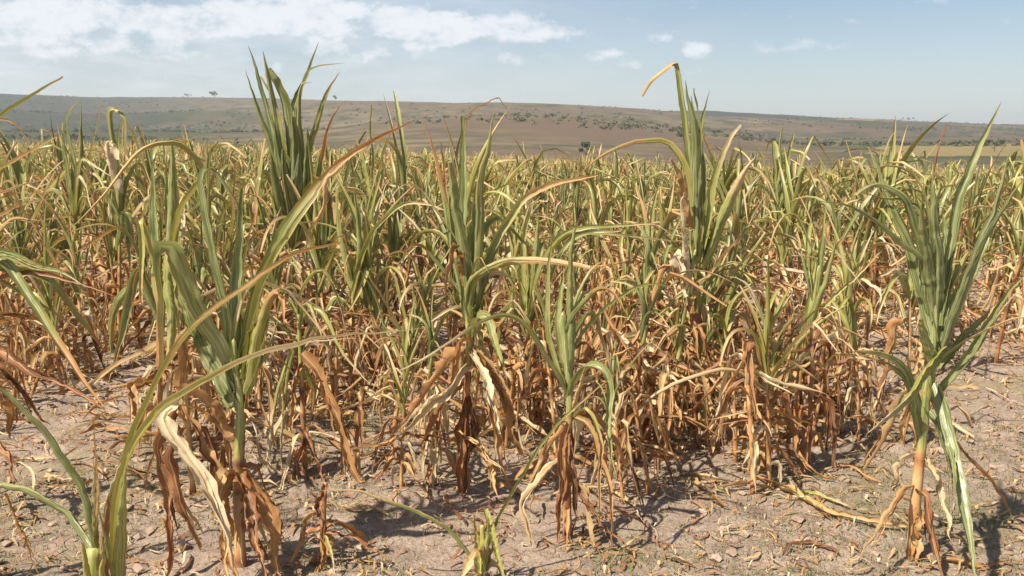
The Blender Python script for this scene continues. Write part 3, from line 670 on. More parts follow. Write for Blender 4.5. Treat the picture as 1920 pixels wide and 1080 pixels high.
H('tall maize plant right of centre with a bent-over tip against the sky', 4.45, '1268,832 1270,740 1276,640 1290,540 1305,470', .016, [
    ('1306,480 1300,360 1290,250 1277,170 1266,119 1242,131 1216,154 1201,180', .1, 16, (0, .6), TAN, .3, 1.8, 1.0),
    ('1308,480 1304,340 1300,250 1284,150', -.1, 25, (0, .2), TAN, .2, 1.2, 1.2),
    ('1312,480 1318,340 1311,260 1293,182', .1, 25, (0, .2), TAN, .4, 1.3, 1.2),
    ('1314,480 1322,350 1319,255 1333,166', .0, 15, (0, .3), TAN, .2, 1.6, 1.2),
    ('1312,490 1334,390 1350,322 1374,262 1393,235', -.05, 19, (.1, .6), CRM, .7, 1.4, 1.1),
    ('1314,500 1348,425 1385,340 1418,288', -.15, 23, (.05, .85), .15, .55, 1.4, 1.1),
    ('1312,490 1328,410 1340,360 1345,330', .1, 23, (0, .3), TAN, .6, 1.2, 1.2),
    ('1304,470 1287,345 1266,292 1240,270 1180,272 1130,292 1076,334', -.05, 15, (.15, .7), TAN, .95, 1.6, .9),
    ('1296,430 1286,350 1268,310 1258,295', -.15, 17, (.75, .95), ORG, .5, 1.3, 1.1),
    ('1290,540 1284,450 1284,400 1282,358', -.12, 12, (.85, 1), -.1, .5, 1.4, 1.3),
    ('1292,530 1270,480 1272,500 1282,560', -.15, 24, (.8, 1), -.1, .8, 1.2, 1.2),
    ('1288,560 1280,470 1290,440 1300,430', -.08, 20, (.6, .9), CRM, .9, 1.4, 1.2),
    ('1282,560 1310,620 1322,660 1332,700', -.1, 24, (.9, 1), RED, .5, 1.3, 1.1),
    ('1290,540 1330,520 1375,470 1425,412', .0, 10, (.7, .95), .2, .5, 1.8, .9),
    ('1282,540 1250,500 1215,610 1170,680 1140,720', -.1, 14, (.8, 1), ORG, .5, 1.6, 1.0),
    ('1280,600 1300,640 1325,590 1360,540', .1, 16, (.85, 1), RED, .5, 1.5, 1.0),
    ('1274,660 1320,700 1365,740 1400,790', -.2, 9, (.7, .9), CRM, .8, 2.0, 1.0),
    ('1272,680 1250,740 1240,790 1232,830', .0, 20, (.9, 1), ORG, .5, 1.5, 1.1),
    ('1272,690 1290,750 1300,800 1305,830', -.1, 22, (.9, 1), RED, .5, 1.5, 1.1),
    ('1276,640 1290,690 1288,750 1285,830', -.1, 18, (.9, 1), ORG, .5, 1.8, 1.1),
    ('1276,620 1246,640 1220,720 1205,800', .0, 18, (.9, 1), ORG, .5, 1.5, 1.1),
  ], sdry=(1, .7, .35, .2, .05, 0), shue=.4, stone=.65, wk=1.25, ts=.04)

H('dead maize plant with a bare straw-coloured stalk and orange leaves right of centre', 3.93, '1438,906 1436,830 1444,760 1452,690 1455,636', .011, [
    ('1446,760 1425,690 1412,648 1395,680 1370,722 1345,775', -.15, 24, (.95, 1), ORG, .5, 1.4, 1.0),
    ('1444,780 1400,710 1370,745 1362,800 1365,860', -.05, 18, (.95, 1), RED, .5, 1.5, 1.0),
    ('1446,740 1380,700 1330,700 1260,725 1212,762 1200,830 1240,910 1285,1000', -.35, 11, (.5, .6), .1, .55, 1.9, .8),
    ('1440,820 1430,850 1428,890 1432,935', -.05, 20, (.95, 1), .4, .5, 2.0, 1.2),
    ('1446,760 1475,780 1490,850 1520,880 1580,900', -.2, 15, (.95, 1), ORG, .5, 1.5, 1.0),
    ('1446,740 1470,750 1480,820 1478,880', .05, 17, (.95, 1), RED, .5, 1.5, 1.1),
    ('1440,810 1415,830 1400,870 1390,900', .1, 17, (.95, 1), ORG, .5, 1.5, 1.1),
    ('1450,700 1428,690 1420,740 1428,800', .1, 20, (.95, 1), ORG, .5, 1.4, 1.1),
  ], sdry=(1, 1, 1, 1), shue=.22)

H('narrow green maize plant leaning right before the gap in front of the big right plant', 4.4, '1492,836 1494,760 1502,690 1522,590 1536,500', .013, [
    ('1508,680 1528,570 1540,460 1545,385', .05, 22, (0, .3), TAN, .45, 1.4, 1.2),
    ('1506,690 1520,590 1545,520 1560,455', -.1, 20, (0, .3), TAN, .55, 1.4, 1.2),
    ('1500,700 1512,610 1522,540 1530,470', .1, 20, (0, .2), TAN, .6, 1.4, 1.2),
    ('1478,715 1490,660 1530,612 1592,568', -.2, 13, (.05, .5), CRM, .6, 1.8, 1.0),
    ('1530,560 1542,440 1552,450 1590,502 1625,545', -.1, 9, (.1, .8), CRM, .4, 1.8, 1.0),
    ('1520,600 1560,560 1600,520 1650,470', .1, 10, (.2, .8), TAN, .6, 1.8, 1.0),
    ('1500,700 1530,690 1550,740 1600,790', .0, 18, (.8, 1), DRK, .5, 1.6, 1.0),
    ('1498,720 1510,760 1520,810 1545,860', -.1, 14, (.85, 1), CRM, .5, 1.6, 1.0),
    ('1498,730 1540,740 1560,800 1585,870', -.1, 16, (.9, 1), ORG, .5, 1.6, 1.0),
    ('1496,760 1515,790 1530,840 1560,890', -.2, 18, (.9, 1), ORG, .5, 1.5, 1.0),
    ('1496,770 1480,800 1470,840 1462,880', .0, 18, (.9, 1), RED, .5, 1.5, 1.0),
  ], stone=.5)

H('big bluish green maize plant at right with a long leaf hanging to the ground', 3.08, '1708,1083 1716,950 1728,830 1738,730 1752,620 1750,540', .019, [
    ('1752,640 1722,510 1695,430 1662,360 1640,285', .1, 26, (0, .25), TAN, .25, 1.3, 1.1),
    ('1752,620 1735,500 1712,420 1692,372 1640,345 1605,360', -.1, 20, (0, .4), CRM, .3, 1.4, 1.0),
    ('1748,560 1735,500 1690,465 1640,420 1592,395 1535,384', -.2, 13, (0, .35), TAN, .2, 1.8, .8),
    ('1748,520 1725,400 1690,372 1640,366 1585,357', .1, 8, (0, .3), TAN, .2, 1.9, .9),
    ('1756,610 1778,470 1800,370 1838,275 1877,192', .1, 22, (0, .3), CRM, .2, 1.6, 1.1),
    ('1754,610 1758,490 1748,410 1752,340', -.08, 26, (0, .2), TAN, .2, 1.1, 1.2),
    ('1752,600 1742,500 1730,430 1728,385', -.12, 30, (0, .2), TAN, .3, 1.0, 1.3),
    ('1756,610 1768,520 1770,450 1768,400', .1, 28, (0, .2), TAN, .15, 1.0, 1.3),
    ('1758,660 1800,562 1840,452 1870,392 1902,282', -.15, 19, (0, .4), CRM, .02, 1.8, 1.0),
    ('1762,670 1828,490 1880,392 1930,325', -.3, 17, (0, .3), CRM, .05, 1.8, 1.0),
    ('1760,640 1790,560 1830,480 1850,430', .1, 26, (0, .2), TAN, .2, 1.2, 1.2),
    ('1764,730 1825,655 1878,568 1930,508', -.15, 17, (0, .4), CRM, .2, 1.8, 1.0),
    ('1758,690 1800,640 1840,600 1862,575', .15, 18, (.1, .5), DRK, .3, 1.6, 1.0),
    ('1768,652 1745,676 1718,708 1690,750 1620,812', -.35, 20, (.1, .6), CRM, .8, 1.4, 1.1),
    ('1724,830 1716,745 1690,692 1650,670 1605,665', -.2, 21, (.0, .4), TAN, .15, 1.5, 1.0),
    ('1742,720 1758,770 1780,850 1806,935 1826,1020 1842,1090', -.45, 30, (0, .25), CRM, .12, 1.2, 1.2),
    ('1734,770 1756,800 1776,850 1795,920', -.3, 22, (0, .2), CRM, .2, 1.4, 1.2),
    ('1748,720 1742,670 1735,640 1728,600', -.1, 22, (.0, .3), TAN, .5, 1.3, 1.2),
    ('1740,740 1788,830 1850,890 1912,975', .2, 16, (.85, 1), ORG, .5, 1.8, 1.0),
    ('1732,860 1768,925 1790,980 1800,1010', -.2, 17, (.9, 1), .15, .5, 1.4, 1.1),
    ('1722,905 1690,930 1655,985 1612,1052', -.25, 13, (.9, 1), .38, .5, 1.7, 1.0),
    ('1722,850 1695,860 1675,900 1668,935', .1, 15, (.9, 1), CRM, .5, 1.5, 1.1),
    ('1716,950 1704,1000 1700,1050 1696,1085', -.05, 22, (.95, 1), ORG, .5, 2.2, 1.2),
    ('1718,960 1724,1010 1728,1060 1722,1085', -.05, 18, (.95, 1), TAN, .5, 2.2, 1.2),
    ('1736,760 1712,740 1700,780 1690,830', .15, 16, (.9, 1), .4, .5, 1.4, 1.1),
  ], sdry=(1, .9, .3, .1, 0), shue=.35, stone=.45, wk=1.25, ts=-.02)

H('yellowing maize stalk with shrivelled orange leaves behind the big right plant', 4.3, '1690,850 1698,760 1705,660 1706,545', .010, [
    ('1705,600 1680,610 1672,660 1665,720', .0, 20, (.9, 1), ORG, .5, 1.4, 1.1),
    ('1705,640 1720,650 1712,700 1690,720', -.1, 20, (.9, 1), .35, .5, 1.3, 1.1),
    ('1704,560 1690,530 1680,510 1655,520', -.1, 12, (.3, .8), CRM, .6, 1.5, 1.1),
    ('1700,700 1670,690 1655,730 1650,790', .0, 18, (.9, 1), RED, .5, 1.5, 1.1),
    ('1704,560 1705,500 1690,460 1680,470', .05, 18, (.1, .5), TAN, .5, 1.4, 1.1),
    ('1700,720 1715,750 1716,790 1712,840', .0, 18, (.9, 1), TAN, .5, 1.5, 1.1),
  ], sdry=(1, .8, .6, .5), shue=.3, stone=.9)

H('thin maize plant with drooping pale strips and a broad brown leaf left of centre', 3.88, '572,914 570,830 566,730 562,640 560,590', .011, [
    ('560,630 545,665 512,760 494,885', -.15, 10, (.1, .8), CRM, .65, 1.9, 1.0),
    ('560,640 541,700 530,800 526,905', .1, 10, (.1, .9), CRM, .5, 1.9, 1.0),
    ('564,660 600,705 632,775 660,868 682,914', -.15, 24, (.85, 1), ORG, .5, 1.1, 1.2),
    ('560,610 598,580 642,660 695,722', -.2, 12, (.15, .6), CRM, .65, 1.8, 1.0),
    ('560,600 540,560 590,620 650,692', .1, 12, (.15, .6), CRM, .6, 1.8, 1.0),
    ('560,600 570,540 600,508 630,562 652,628', .0, 12, (.1, .5), CRM, .6, 1.8, 1.0),
    ('562,640 575,700 590,740 585,800', .1, 18, (.2, .8), ORG, .4, 1.5, 1.1),
    ('568,800 580,850 592,880 598,915', -.1, 16, (.95, 1), RED, .5, 1.8, 1.1),
    ('570,820 560,860 562,890 560,914', -.06, 16, (.95, 1), RED, .5, 1.8, 1.1),
    ('564,680 552,720 550,770 556,820', -.1, 14, (.9, 1), ORG, .5, 1.6, 1.1),
  ], sdry=(1, 1, .6, .3, .1), shue=.65, stone=.7)

H('withered brown maize stump at the bottom left of centre', 3.05, '607,1090 606,1000 608,930 610,905', .011, [
    ('608,930 620,915 600,940 612,1010', -.1, 18, (.95, 1), RED, .5, 1.8, 1.1),
    ('607,1000 630,1000 670,1020 730,1060', -.1, 10, (.95, 1), RED, .5, 1.8, 1.0),
    ('607,990 580,1000 560,1030 548,1075', -.1, 12, (.95, 1), ORG, .5, 1.8, 1.0),
    ('608,1000 622,1040 628,1085', -.15, 8, (.4, .6), CRM, .9, 1.8, 1.0),
    ('608,950 585,970 575,1010 570,1030', .1, 14, (.95, 1), TAN, .5, 1.8, 1.0),
    ('607,1010 600,1050 596,1085', -.05, 16, (.95, 1), ORG, .5, 1.8, 1.0),
  ], sdry=(1, 1, 1), shue=.6, cut=True)

H('maize plant with paired upright stems and a flat pale leaf pointing right at centre', 4.5, '992,824 990,740 988,640 990,560', .013, [
    ('988,620 984,520 988,440 1002,385', .05, 20, (0, .3), TAN, .6, 1.5, 1.2),
    ('990,620 1000,520 1010,450 1015,400', -.05, 22, (0, .3), TAN, .45, 1.4, 1.2),
    ('992,600 1020,500 1052,452 1090,432 1150,428 1228,425 1262,446', -.2, 17, (.05, .6), CRM, .55, 1.6, .9),
    ('992,620 1030,540 1060,470 1100,440 1180,443 1270,452', .1, 12, (.05, .6), CRM, .45, 1.8, .9),
    ('990,580 1020,470 1000,455 975,430 962,425', .15, 20, (0, .3), TAN, .2, 1.3, 1.0),
    ('988,640 960,580 945,600 930,680', .0, 17, (.1, .7), ORG, .5, 1.4, 1.0),
    ('990,660 1015,640 1030,700 1040,780', .0, 20, (.9, 1), ORG, .5, 1.5, 1.1),
    ('990,680 965,690 950,750 940,820', .1, 20, (.9, 1), ORG, .5, 1.5, 1.1),
    ('990,700 1000,730 1010,780 1020,830', -.15, 22, (.9, 1), RED, .5, 1.5, 1.1),
    ('990,690 978,720 968,770 965,830', -.15, 20, (.9, 1), RED, .5, 1.5, 1.1),
  ], stone=.6)

H('maize plant with a leaf arched to the right left of the central upright plant', 5.2, '668,748 664,660 662,580 662,520', .012, [
    ('662,560 690,455 728,402 762,380 800,382 840,397', -.2, 15, (.05, .7), CRM, .6, 1.6, .9),
    ('662,560 680,450 700,380 712,330', .1, 17, (.05, .4), TAN, .5, 1.5, 1.1),
    ('662,560 640,470 630,400 632,350', .0, 17, (.05, .4), TAN, .5, 1.5, 1.1),
    ('662,570 670,470 668,400 660,340', -.1, 18, (.05, .3), TAN, .4, 1.4, 1.1),
    ('662,600 700,540 740,480 780,430', .1, 9, (.2, .7), TAN, .5, 1.8, 1.0),
    ('662,600 630,560 615,600 606,660', -.1, 16, (.2, .9), ORG, .5, 1.5, 1.1),
    ('664,640 690,640 700,690 705,740', .0, 22, (.9, 1), RED, .5, 1.4, 1.1),
    ('664,650 640,650 630,700 622,745', .0, 20, (.9, 1), ORG, .5, 1.4, 1.1),
    ('665,680 680,700 684,730 690,760', -.15, 22, (.9, 1), RED, .5, 1.4, 1.1),
  ], stone=.6)

H('slim dark maize plant with a narrow top below the ridge right of the tall plant', 8.0, '1456,575 1457,480 1458,400 1458,340', .012, [
    ('1458,380 1452,320 1450,290 1448,262', .05, 9, (0, .3), TAN, .3, 1.4, 1.2),
    ('1458,380 1464,310 1462,270 1466,238', -.05, 8, (0, .3), TAN, .2, 1.5, 1.2),
    ('1458,380 1476,320 1480,280 1486,252', .05, 9, (0, .4), TAN, .3, 1.5, 1.2),
    ('1458,390 1440,330 1428,290 1415,270', .05, 10, (0, .4), TAN, .4, 1.5, 1.1),
    ('1458,400 1475,350 1495,330 1510,345', -.1, 10, (.05, .5), TAN, .4, 1.5, 1.0),
    ('1458,410 1440,360 1420,350 1405,375', -.1, 10, (.05, .5), TAN, .4, 1.5, 1.0),
    ('1457,460 1440,450 1430,490 1428,530', .0, 12, (.9, 1), ORG, .5, 1.4, 1.0),
    ('1457,470 1475,460 1485,500 1488,540', .0, 12, (.9, 1), ORG, .5, 1.4, 1.0),
  ], stone=.4, group='maize plants rising above the field')
H('maize plant with wind-tossed pale tips left of the big right plant', 7.0, '1640,623 1640,520 1642,430 1644,370', .012, [
    ('1644,400 1642,320 1632,280 1622,268', .0, 11, (.1, .5), CRM, .5, 1.4, 1.1),
    ('1644,400 1655,310 1668,265 1682,245', -.05, 10, (.1, .6), CRM, .5, 1.4, 1.1),
    ('1644,400 1650,330 1645,300 1648,280', .05, 14, (.05, .3), TAN, .5, 1.3, 1.1),
    ('1644,410 1670,360 1690,350 1705,375', .1, 12, (.1, .5), TAN, .4, 1.4, 1.0),
    ('1644,420 1620,370 1600,370 1590,400', .1, 12, (.1, .5), TAN, .4, 1.4, 1.0),
    ('1641,500 1620,490 1610,540 1606,590', .0, 14, (.9, 1), ORG, .5, 1.4, 1.0),
    ('1641,510 1660,500 1670,550 1676,600', .0, 14, (.9, 1), ORG, .5, 1.4, 1.0),
  ], stone=.4, group='maize plants rising above the field')
H('slender maize plant with a thin tan leaf pointing right before the brown hill', 6.4, '694,657 696,540 698,430 700,350', .012, [
    ('699,390 700,300 697,240 698,196', .05, 8, (0, .4), TAN, .3, 1.6, 1.2),
    ('699,400 690,330 680,290 668,262', .05, 14, (.05, .4), TAN, .7, 1.4, 1.1),
    ('699,400 712,330 716,290 730,255', -.05, 14, (.05, .4), TAN, .8, 1.4, 1.1),
    ('699,390 715,300 735,245 748,202', -.1, 6, (.3, .9), TAN, .6, 1.8, 1.0),
    ('698,420 720,360 745,350 760,380', .1, 14, (.1, .6), TAN, .5, 1.4, 1.0),
    ('698,430 675,370 650,370 640,410', .1, 14, (.1, .6), TAN, .5, 1.4, 1.0),
    ('696,520 675,510 664,560 660,620', .0, 16, (.9, 1), ORG, .5, 1.4, 1.0),
    ('696,530 718,520 726,570 730,630', .0, 16, (.9, 1), RED, .5, 1.4, 1.0),
  ], stone=.7, group='maize plants rising above the field')

# fallen leaves that lie loose on the soil
def fallen(label, path, w, hue, dryv=(.5, .9), roll=1.8):
    p = pts2(path); Q = []
    for x, y in p:
        d = fwd + np.array([1.0, 0, 0]) * ((x - 960) / F) - upv * ((y - 540) / F)
        q = np.array([0, 0, CH]) + d * (-CH / d[2]); Q.append([q[0], q[1], float(GS(q[0], q[1])) + .012])
    Q = catmull(np.array(Q), 28); Q[:, 2] = np.maximum(Q[:, 2], GS(Q[:, 0], Q[:, 1]) + .010)
    O = Q[0].copy()
    over = norm(Q[-1] - Q[0]); side = np.cross(over, [0, 0, 1.0])
    V, Fc, A, uv = blade(Q - O, side, w, dryv, hue, .9, roll, twist=.6, wavy=.12, across=7)
    o = link('fallen_leaf', mesh_from('fallen_leaf', V, Fc, M_LEAF, A, uv)); o.location = O
    tag(o, label, 'leaf', 'fallen maize leaves on the soil')
fallen('long yellow fallen maize leaf lying left of the big right plant', '1462,918 1510,945 1560,972 1620,990 1700,1000', .040, .25, (.45, .7))
fallen('short yellow-green fallen leaf beside the long yellow one at right', '1495,928 1540,942 1600,960', .030, .1, (.3, .5))
fallen('thin brown fallen leaf on bare soil at the bottom right', '1480,1025 1530,1032 1575,1050', .022, .8, (.9, 1), 2.4)
fallen('pale straw scrap lying on the soil at the bottom left', '10,868 60,862 95,870', .03, .1, (.8, 1), 1.6)
fallen('curled tan leaf scrap on the soil below the broad brown leaf', '640,955 668,968 700,962 735,975', .028, .2, (.9, 1), 1.8)
fallen('narrow brown leaf strip lying by the bottom right corner', '1770,1062 1830,1070 1900,1060', .022, .5, (.9, 1), 2.0)

# ------------------------------------------------------------------ the field behind: plants grown by rule
def grow(rng, h, segs, across, nleaf, lush, sides=6, detail=True, dead_all=False, big=False):
    """a maize plant standing at the origin; returns [(part name, V, F, attr, uv)]"""
    parts = []
    lean = np.array([rng.normal(.05, .07), rng.normal(0, .07), 0])
    hs = h * (.52 + .12 * rng.random())
    ns = 12 if detail else 4
    q = np.linspace(0, 1, ns)
    SP = np.stack([lean[0] * q ** 1.5 * h, lean[1] * q ** 1.5 * h, -.05 + q * (hs + .05)], -1)
    cut = .38 + .30 * rng.random() - .35 * (lush - .5)
    if dead_all: cut = 2.0
    if big: cut = .34
    sd = [1, 1, 1, .9] if dead_all else [1, 1 if cut > .3 else .8, .55 if cut > .4 else .25, .1]
    parts.append(('stalk',) + tube(SP, .0125 * (1.1 - .5 * q), sd, .3 + .4 * rng.random(), .3 + .5 * rng.random(), sides=sides, nodes=detail))
    stiff = .34 if detail else .16
    az0 = rng.random() * 6.28; toneb = .14 + rng.random() * .6
    for i in range(nleaf):
        f = (i + .6) / nleaf
        zb = .06 + f ** .9 * (hs - .05)
        k = min(zb / hs, 1)
        b = np.array([lean[0] * k ** 1.5 * h, lean[1] * k ** 1.5 * h, zb])
        az = az0 + math.pi * i + rng.normal(0, .5)
        dead = f < cut + rng.normal(0, .06)
        n = segs + 1; s = np.linspace(0, 1, n)
        if dead:
            Ln = (.26 + .26 * rng.random()) * (.8 + .4 * f); loose = rng.random() < .45
            th = np.interp(s, [0, .10, .25, 1], [1.2, .5 + .5 * rng.random(), -.9 - .5 * rng.random(), -1.35 + .22 * rng.normal()]) + rng.normal(0, .10, n) * s
            if loose: th = th + (.6 + .7 * rng.random()) * smooth(s, .1, .4)
            w = .016 + .030 * rng.random(); dry = (.85, 1); hue = float(np.clip(rng.normal(.35, .25), 0, 1)); roll = .7 + rng.random(); tw = rng.normal(0, .9); wav = .13
        else:
            Ln = (.34 + .30 * rng.random()) * min(1.15, h) * (1 if detail else .9)
            el = math.radians(60 + 24 * f + rng.normal(0, 7)); bend = rng.random()
            if bend < stiff: th = el - .35 * s - .3 * s ** 2 * rng.random()                     # stiff and rolled
            elif bend < stiff + .3: th = el - (1.4 + 1.0 * rng.random()) * smooth(s, .15, .9)         # arched
            else:
                kx = .3 + .3 * rng.random(); th = el - .2 * s - (1.7 + .7 * rng.random()) * smooth(s, kx, kx + .12)   # snapped over
            w = .018 + .024 * rng.random(); dry = (max(0, .28 * (1 - f) + .1 * rng.normal()), .35 + .75 * rng.random()); hue = float(np.clip(rng.normal(.25, .16), 0, .7)); roll = 1.3 + 1.3 * rng.random(); tw = rng.normal(0, .5); wav = .06
        if big and not dead: w *= 1.45; Ln *= 1.1; dry = (max(0, dry[0] - .12), dry[1] * .8)
        azs_ = az + .6 * rng.normal() * s
        dirs = np.stack([np.cos(th) * np.cos(azs_), np.cos(th) * np.sin(azs_), np.sin(th)], -1)
        if not dead: dirs = dirs + np.array([.42, -.04, 0]) * (s ** 1.2)[:, None] * rng.random() * 1.4      # the wind blows to the right
        dirs = norm(dirs)
        P = b + np.vstack([[0, 0, 0], np.cumsum(dirs[:-1] * (Ln / segs), axis=0)])
        P[:, 2] = np.maximum(P[:, 2], .012 + .01 * rng.random())
        side = np.array([-math.sin(az), math.cos(az), .0])
        tone = float(np.clip(toneb + .35 * rng.random(), 0, 1))
        bl = blade(P, side, w, dry, hue, tone, roll, tw, wav, rng, across, vary=detail)
        if detail and across > 3 and (dead or rng.random() < .3): bl = shred(*bl, P, side, w, dry, hue, tone, roll, rng, 3, dead)
        parts.append((('dry_leaf' if dead else 'leaf'),) + bl + (None,))
    return parts

def join(parts):
    V = []; Q = []; A = []; U = []; o = 0
    for p in parts:
        _, v, f, a, u, cap = p
        V.append(v); Q.append(f + o); A.append(a); U.append(u); o += len(v)
    return np.vstack(V), np.vstack(Q), np.vstack(A), np.vstack(U)

rng = np.random.default_rng(77)
PROTO_A = []                                      # nearer plants: every leaf a part
for i in range(14):
    lush = rng.random()
    PROTO_A.append([(p[0], mesh_from(p[0], p[1], p[2], M_STALK if p[0] == 'stalk' else M_LEAF, p[3], p[4])) for p in grow(rng, 1.0 + .25 * rng.random(), 13, 5, int(rng.integers(16, 22)), lush)] )
PROTO_B = [mesh_from('maize_plant', *join(grow(rng, 1.0 + .25 * rng.random(), 8, 3, int(rng.integers(12, 17)), rng.random(), 5))[:2], M_LEAF) for i in range(0)]
for i in range(16):
    V, Q, A, U = join(grow(rng, 1.0 + .25 * rng.random(), 8, 3, int(rng.integers(12, 17)), rng.random(), 5))
    PROTO_B.append(mesh_from('maize_plant', V, Q, M_LEAF, A, U))
LUSH_A = [[(p[0], mesh_from(p[0], p[1], p[2], M_STALK if p[0] == 'stalk' else M_LEAF, p[3], p[4])) for p in grow(rng, 1.18 + .2 * rng.random(), 14, 5, int(rng.integers(14, 18)), .8, big=True)] for i in range(9)]
LUSH_B = []
for i in range(8):
    V, Q, A, U = join(grow(rng, 1.18 + .2 * rng.random(), 8, 3, int(rng.integers(13, 17)), .8, 5, big=True))
    LUSH_B.append(mesh_from('maize_plant', V, Q, M_LEAF, A, U))
DEAD_A = [[(p[0], mesh_from(p[0], p[1], p[2], M_STALK if p[0] == 'stalk' else M_LEAF, p[3], p[4])) for p in grow(rng, .85 + .3 * rng.random(), 11, 5, int(rng.integers(9, 14)), .5, dead_all=True)] for i in range(7)]
DEAD_B = []
for i in range(8):
    V, Q, A, U = join(grow(rng, .85 + .3 * rng.random(), 8, 3, int(rng.integers(7, 11)), .5, 5, dead_all=True))
    DEAD_B.append(mesh_from('maize_plant', V, Q, M_LEAF, A, U))
PROTO_C = [join(grow(rng, 1.0 + .25 * rng.random(), 6, 3, int(rng.integers(11, 14)), .35 + .65 * rng.random(), 4, False, big=(i % 3 == 0))) for i in range(16)]
PROTO_D = [join(grow(rng, 1.0 + .25 * rng.random(), 4, 2, int(rng.integers(8, 11)), .5 + .5 * rng.random(), 3, False)) for i in range(14)]

# planting spots: rows run away to the right, unevenly spaced
spots = []
ROW = math.radians(24); cu, su = math.cos(ROW), math.sin(ROW)
for iu in range(-250, 250):
    for iv in range(-480, 480):
        u = iu * .56 + rng.normal(0, .08); v = iv * .31 + rng.normal(0, .09)
        x = u * cu + v * su; y = -u * su + v * cu
        if not (3.75 < y < 94): continue
        if abs(x) > .60 * y + 1.0: continue
        if y > 25 and rng.random() < .35: continue
        if y > 45 and rng.random() < .38: continue
        spots.append((x, y))
for k in range(150):                                       # stunted plants that withered between the rows
    y = rng.uniform(3.7, 8.5); x = rng.uniform(-.58, .56) * y
    if not (x > 1.0 and y < 5.8): spots.append((x, y))
spots = np.array(spots)
hp = np.array([[o.location.x, o.location.y] for o in HEROES])
fill = []
while len(fill) < 98:
    y = rng.uniform(3.6, 5.9); px = rng.uniform(330, 1640); x = (px - 960) / F * y
    if len(fill) > 78: y = rng.uniform(3.55, 4.6); px = rng.uniform(1100, 1640); x = (px - 960) / F * y
    elif y < 4.0 and 1150 < px: continue
    if px > 1560 and y < 4.3: continue
    if np.min(np.hypot(hp[:, 0] - x, hp[:, 1] - y)) < .12 or (fill and min(math.hypot(x - a, y - b) for a, b in fill) < .10): continue
    fill.append((x, y))
dh = np.min(np.hypot(spots[:, None, 0] - hp[None, :, 0], spots[:, None, 1] - hp[None, :, 1]), axis=1)
bare = fbm(spots[:, 0] * .5 + 9, spots[:, 1] * .5 + 3, 2)
front = (spots[:, 1] < 4.5)
keep = (~front | ((rng.random(len(spots)) < .75) & (dh > .17) & (spots[:, 0] < 1.25))) & (dh > .16) & ~((spots[:, 1] < 6.5) & (bare > .66)) & ~((spots[:, 1] < 5.6) & (spots[:, 0] > 1.6)) & (rng.random(len(spots)) > .06 + .5 * smooth(fbm(spots[:, 0] * .35 + 31, spots[:, 1] * .2 + 3, 2), .60, .72) * (spots[:, 1] > 6.5))
spots = np.vstack([spots[keep], np.array(fill)]); spots = spots[np.argsort(spots[:, 1])]
inview = np.abs(spots[:, 0]) < .56 * spots[:, 1] + .25
zs_ = G(spots[:, 0], spots[:, 1])
hts = np.clip(rng.normal(1.0, .16, len(spots)), .6, 1.25) * np.where(spots[:, 1] < 14, .98, .96)
patch = fbm(spots[:, 0] * .30 + 2, spots[:, 1] * .16 + 7, 3)
hts *= np.where(spots[:, 1] > 6, .80 + .42 * patch, 1.0)
hts *= np.where((rng.random(len(spots)) < .12) & (spots[:, 1] > 8), 1.25, 1.0) * np.where(spots[:, 1] < 5.2, .80, 1.0)
rot = rng.normal(0, .9, len(spots)) + np.where(rng.random(len(spots)) < .35, math.pi, 0)
isdead = (rng.random(len(spots)) < .34) | ((spots[:, 1] < 5.2) & (rng.random(len(spots)) < .55))
islush = ~isdead & (rng.random(len(spots)) < .30) & (spots[:, 1] > 4.7)
ind = np.where(inview)[0][:300 - len(HEROES)]
NPART = 150
rest = np.setdiff1d(np.arange(len(spots)), ind)

SIZE = [(.0, 'low'), (.92, 'mid-height'), (1.08, 'tall')]
ZONES = ((150, 'by the left photo edge'), (330, 'below the pale hooked tops at left'), (480, 'behind the folded-leaf plant'), (640, 'around the tallest plant'), (800, 'just right of the tallest plant'),
         (930, 'behind the central upright plant'), (1080, 'behind the long arching leaf'), (1230, 'just left of the bent-tip plant'), (1370, 'behind the bent-tip plant'),
         (1520, 'just right of the bent-tip plant'), (1680, 'left of the big right plant'), (1800, 'behind the big right plant'), (9999, 'by the right photo edge'))
def zone_of(px):
    for lim, q in ZONES:
        if px < lim: return q
def band_of(y):
    for lim, q in ((5.2, 'front'), (6.2, 'second'), (7.4, 'third'), (9.0, 'middle'), (11.0, 'farther'), (99, 'deep')):
        if y < lim: return q
ORD = ['leftmost', 'second from left', 'third from left', 'fourth from left', 'fifth from left', 'sixth from left', 'seventh from left', 'eighth from left', 'ninth from left', 'tenth from left', 'eleventh from left', 'twelfth from left', 'thirteenth from left', 'fourteenth from left', 'fifteenth from left', 'sixteenth from left', 'seventeenth from left', 'eighteenth from left']
cells = {}
for i in ind:
    px = to_px((spots[i, 0], spots[i, 1], .6))[0]
    cells.setdefault((band_of(spots[i, 1]), zone_of(px)), []).append((px, i))
LAB = {}
for (bd, zn), m in cells.items():
    m.sort()
    for k, (px, i) in enumerate(m):
        size = 'withered brown' if isdead[i] else ('leafy green' if islush[i] else [n for a, n in SIZE if hts[i] >= a][-1] + ' half-green')
        LAB[i] = (f'{size} maize plant, {bd} rows, {zn}, {ORD[min(k, 17)]}' if len(m) > 1 else f'{size} maize plant, {bd} rows, {zn}', f'{bd} rows of half-dried maize plants')
used = {}
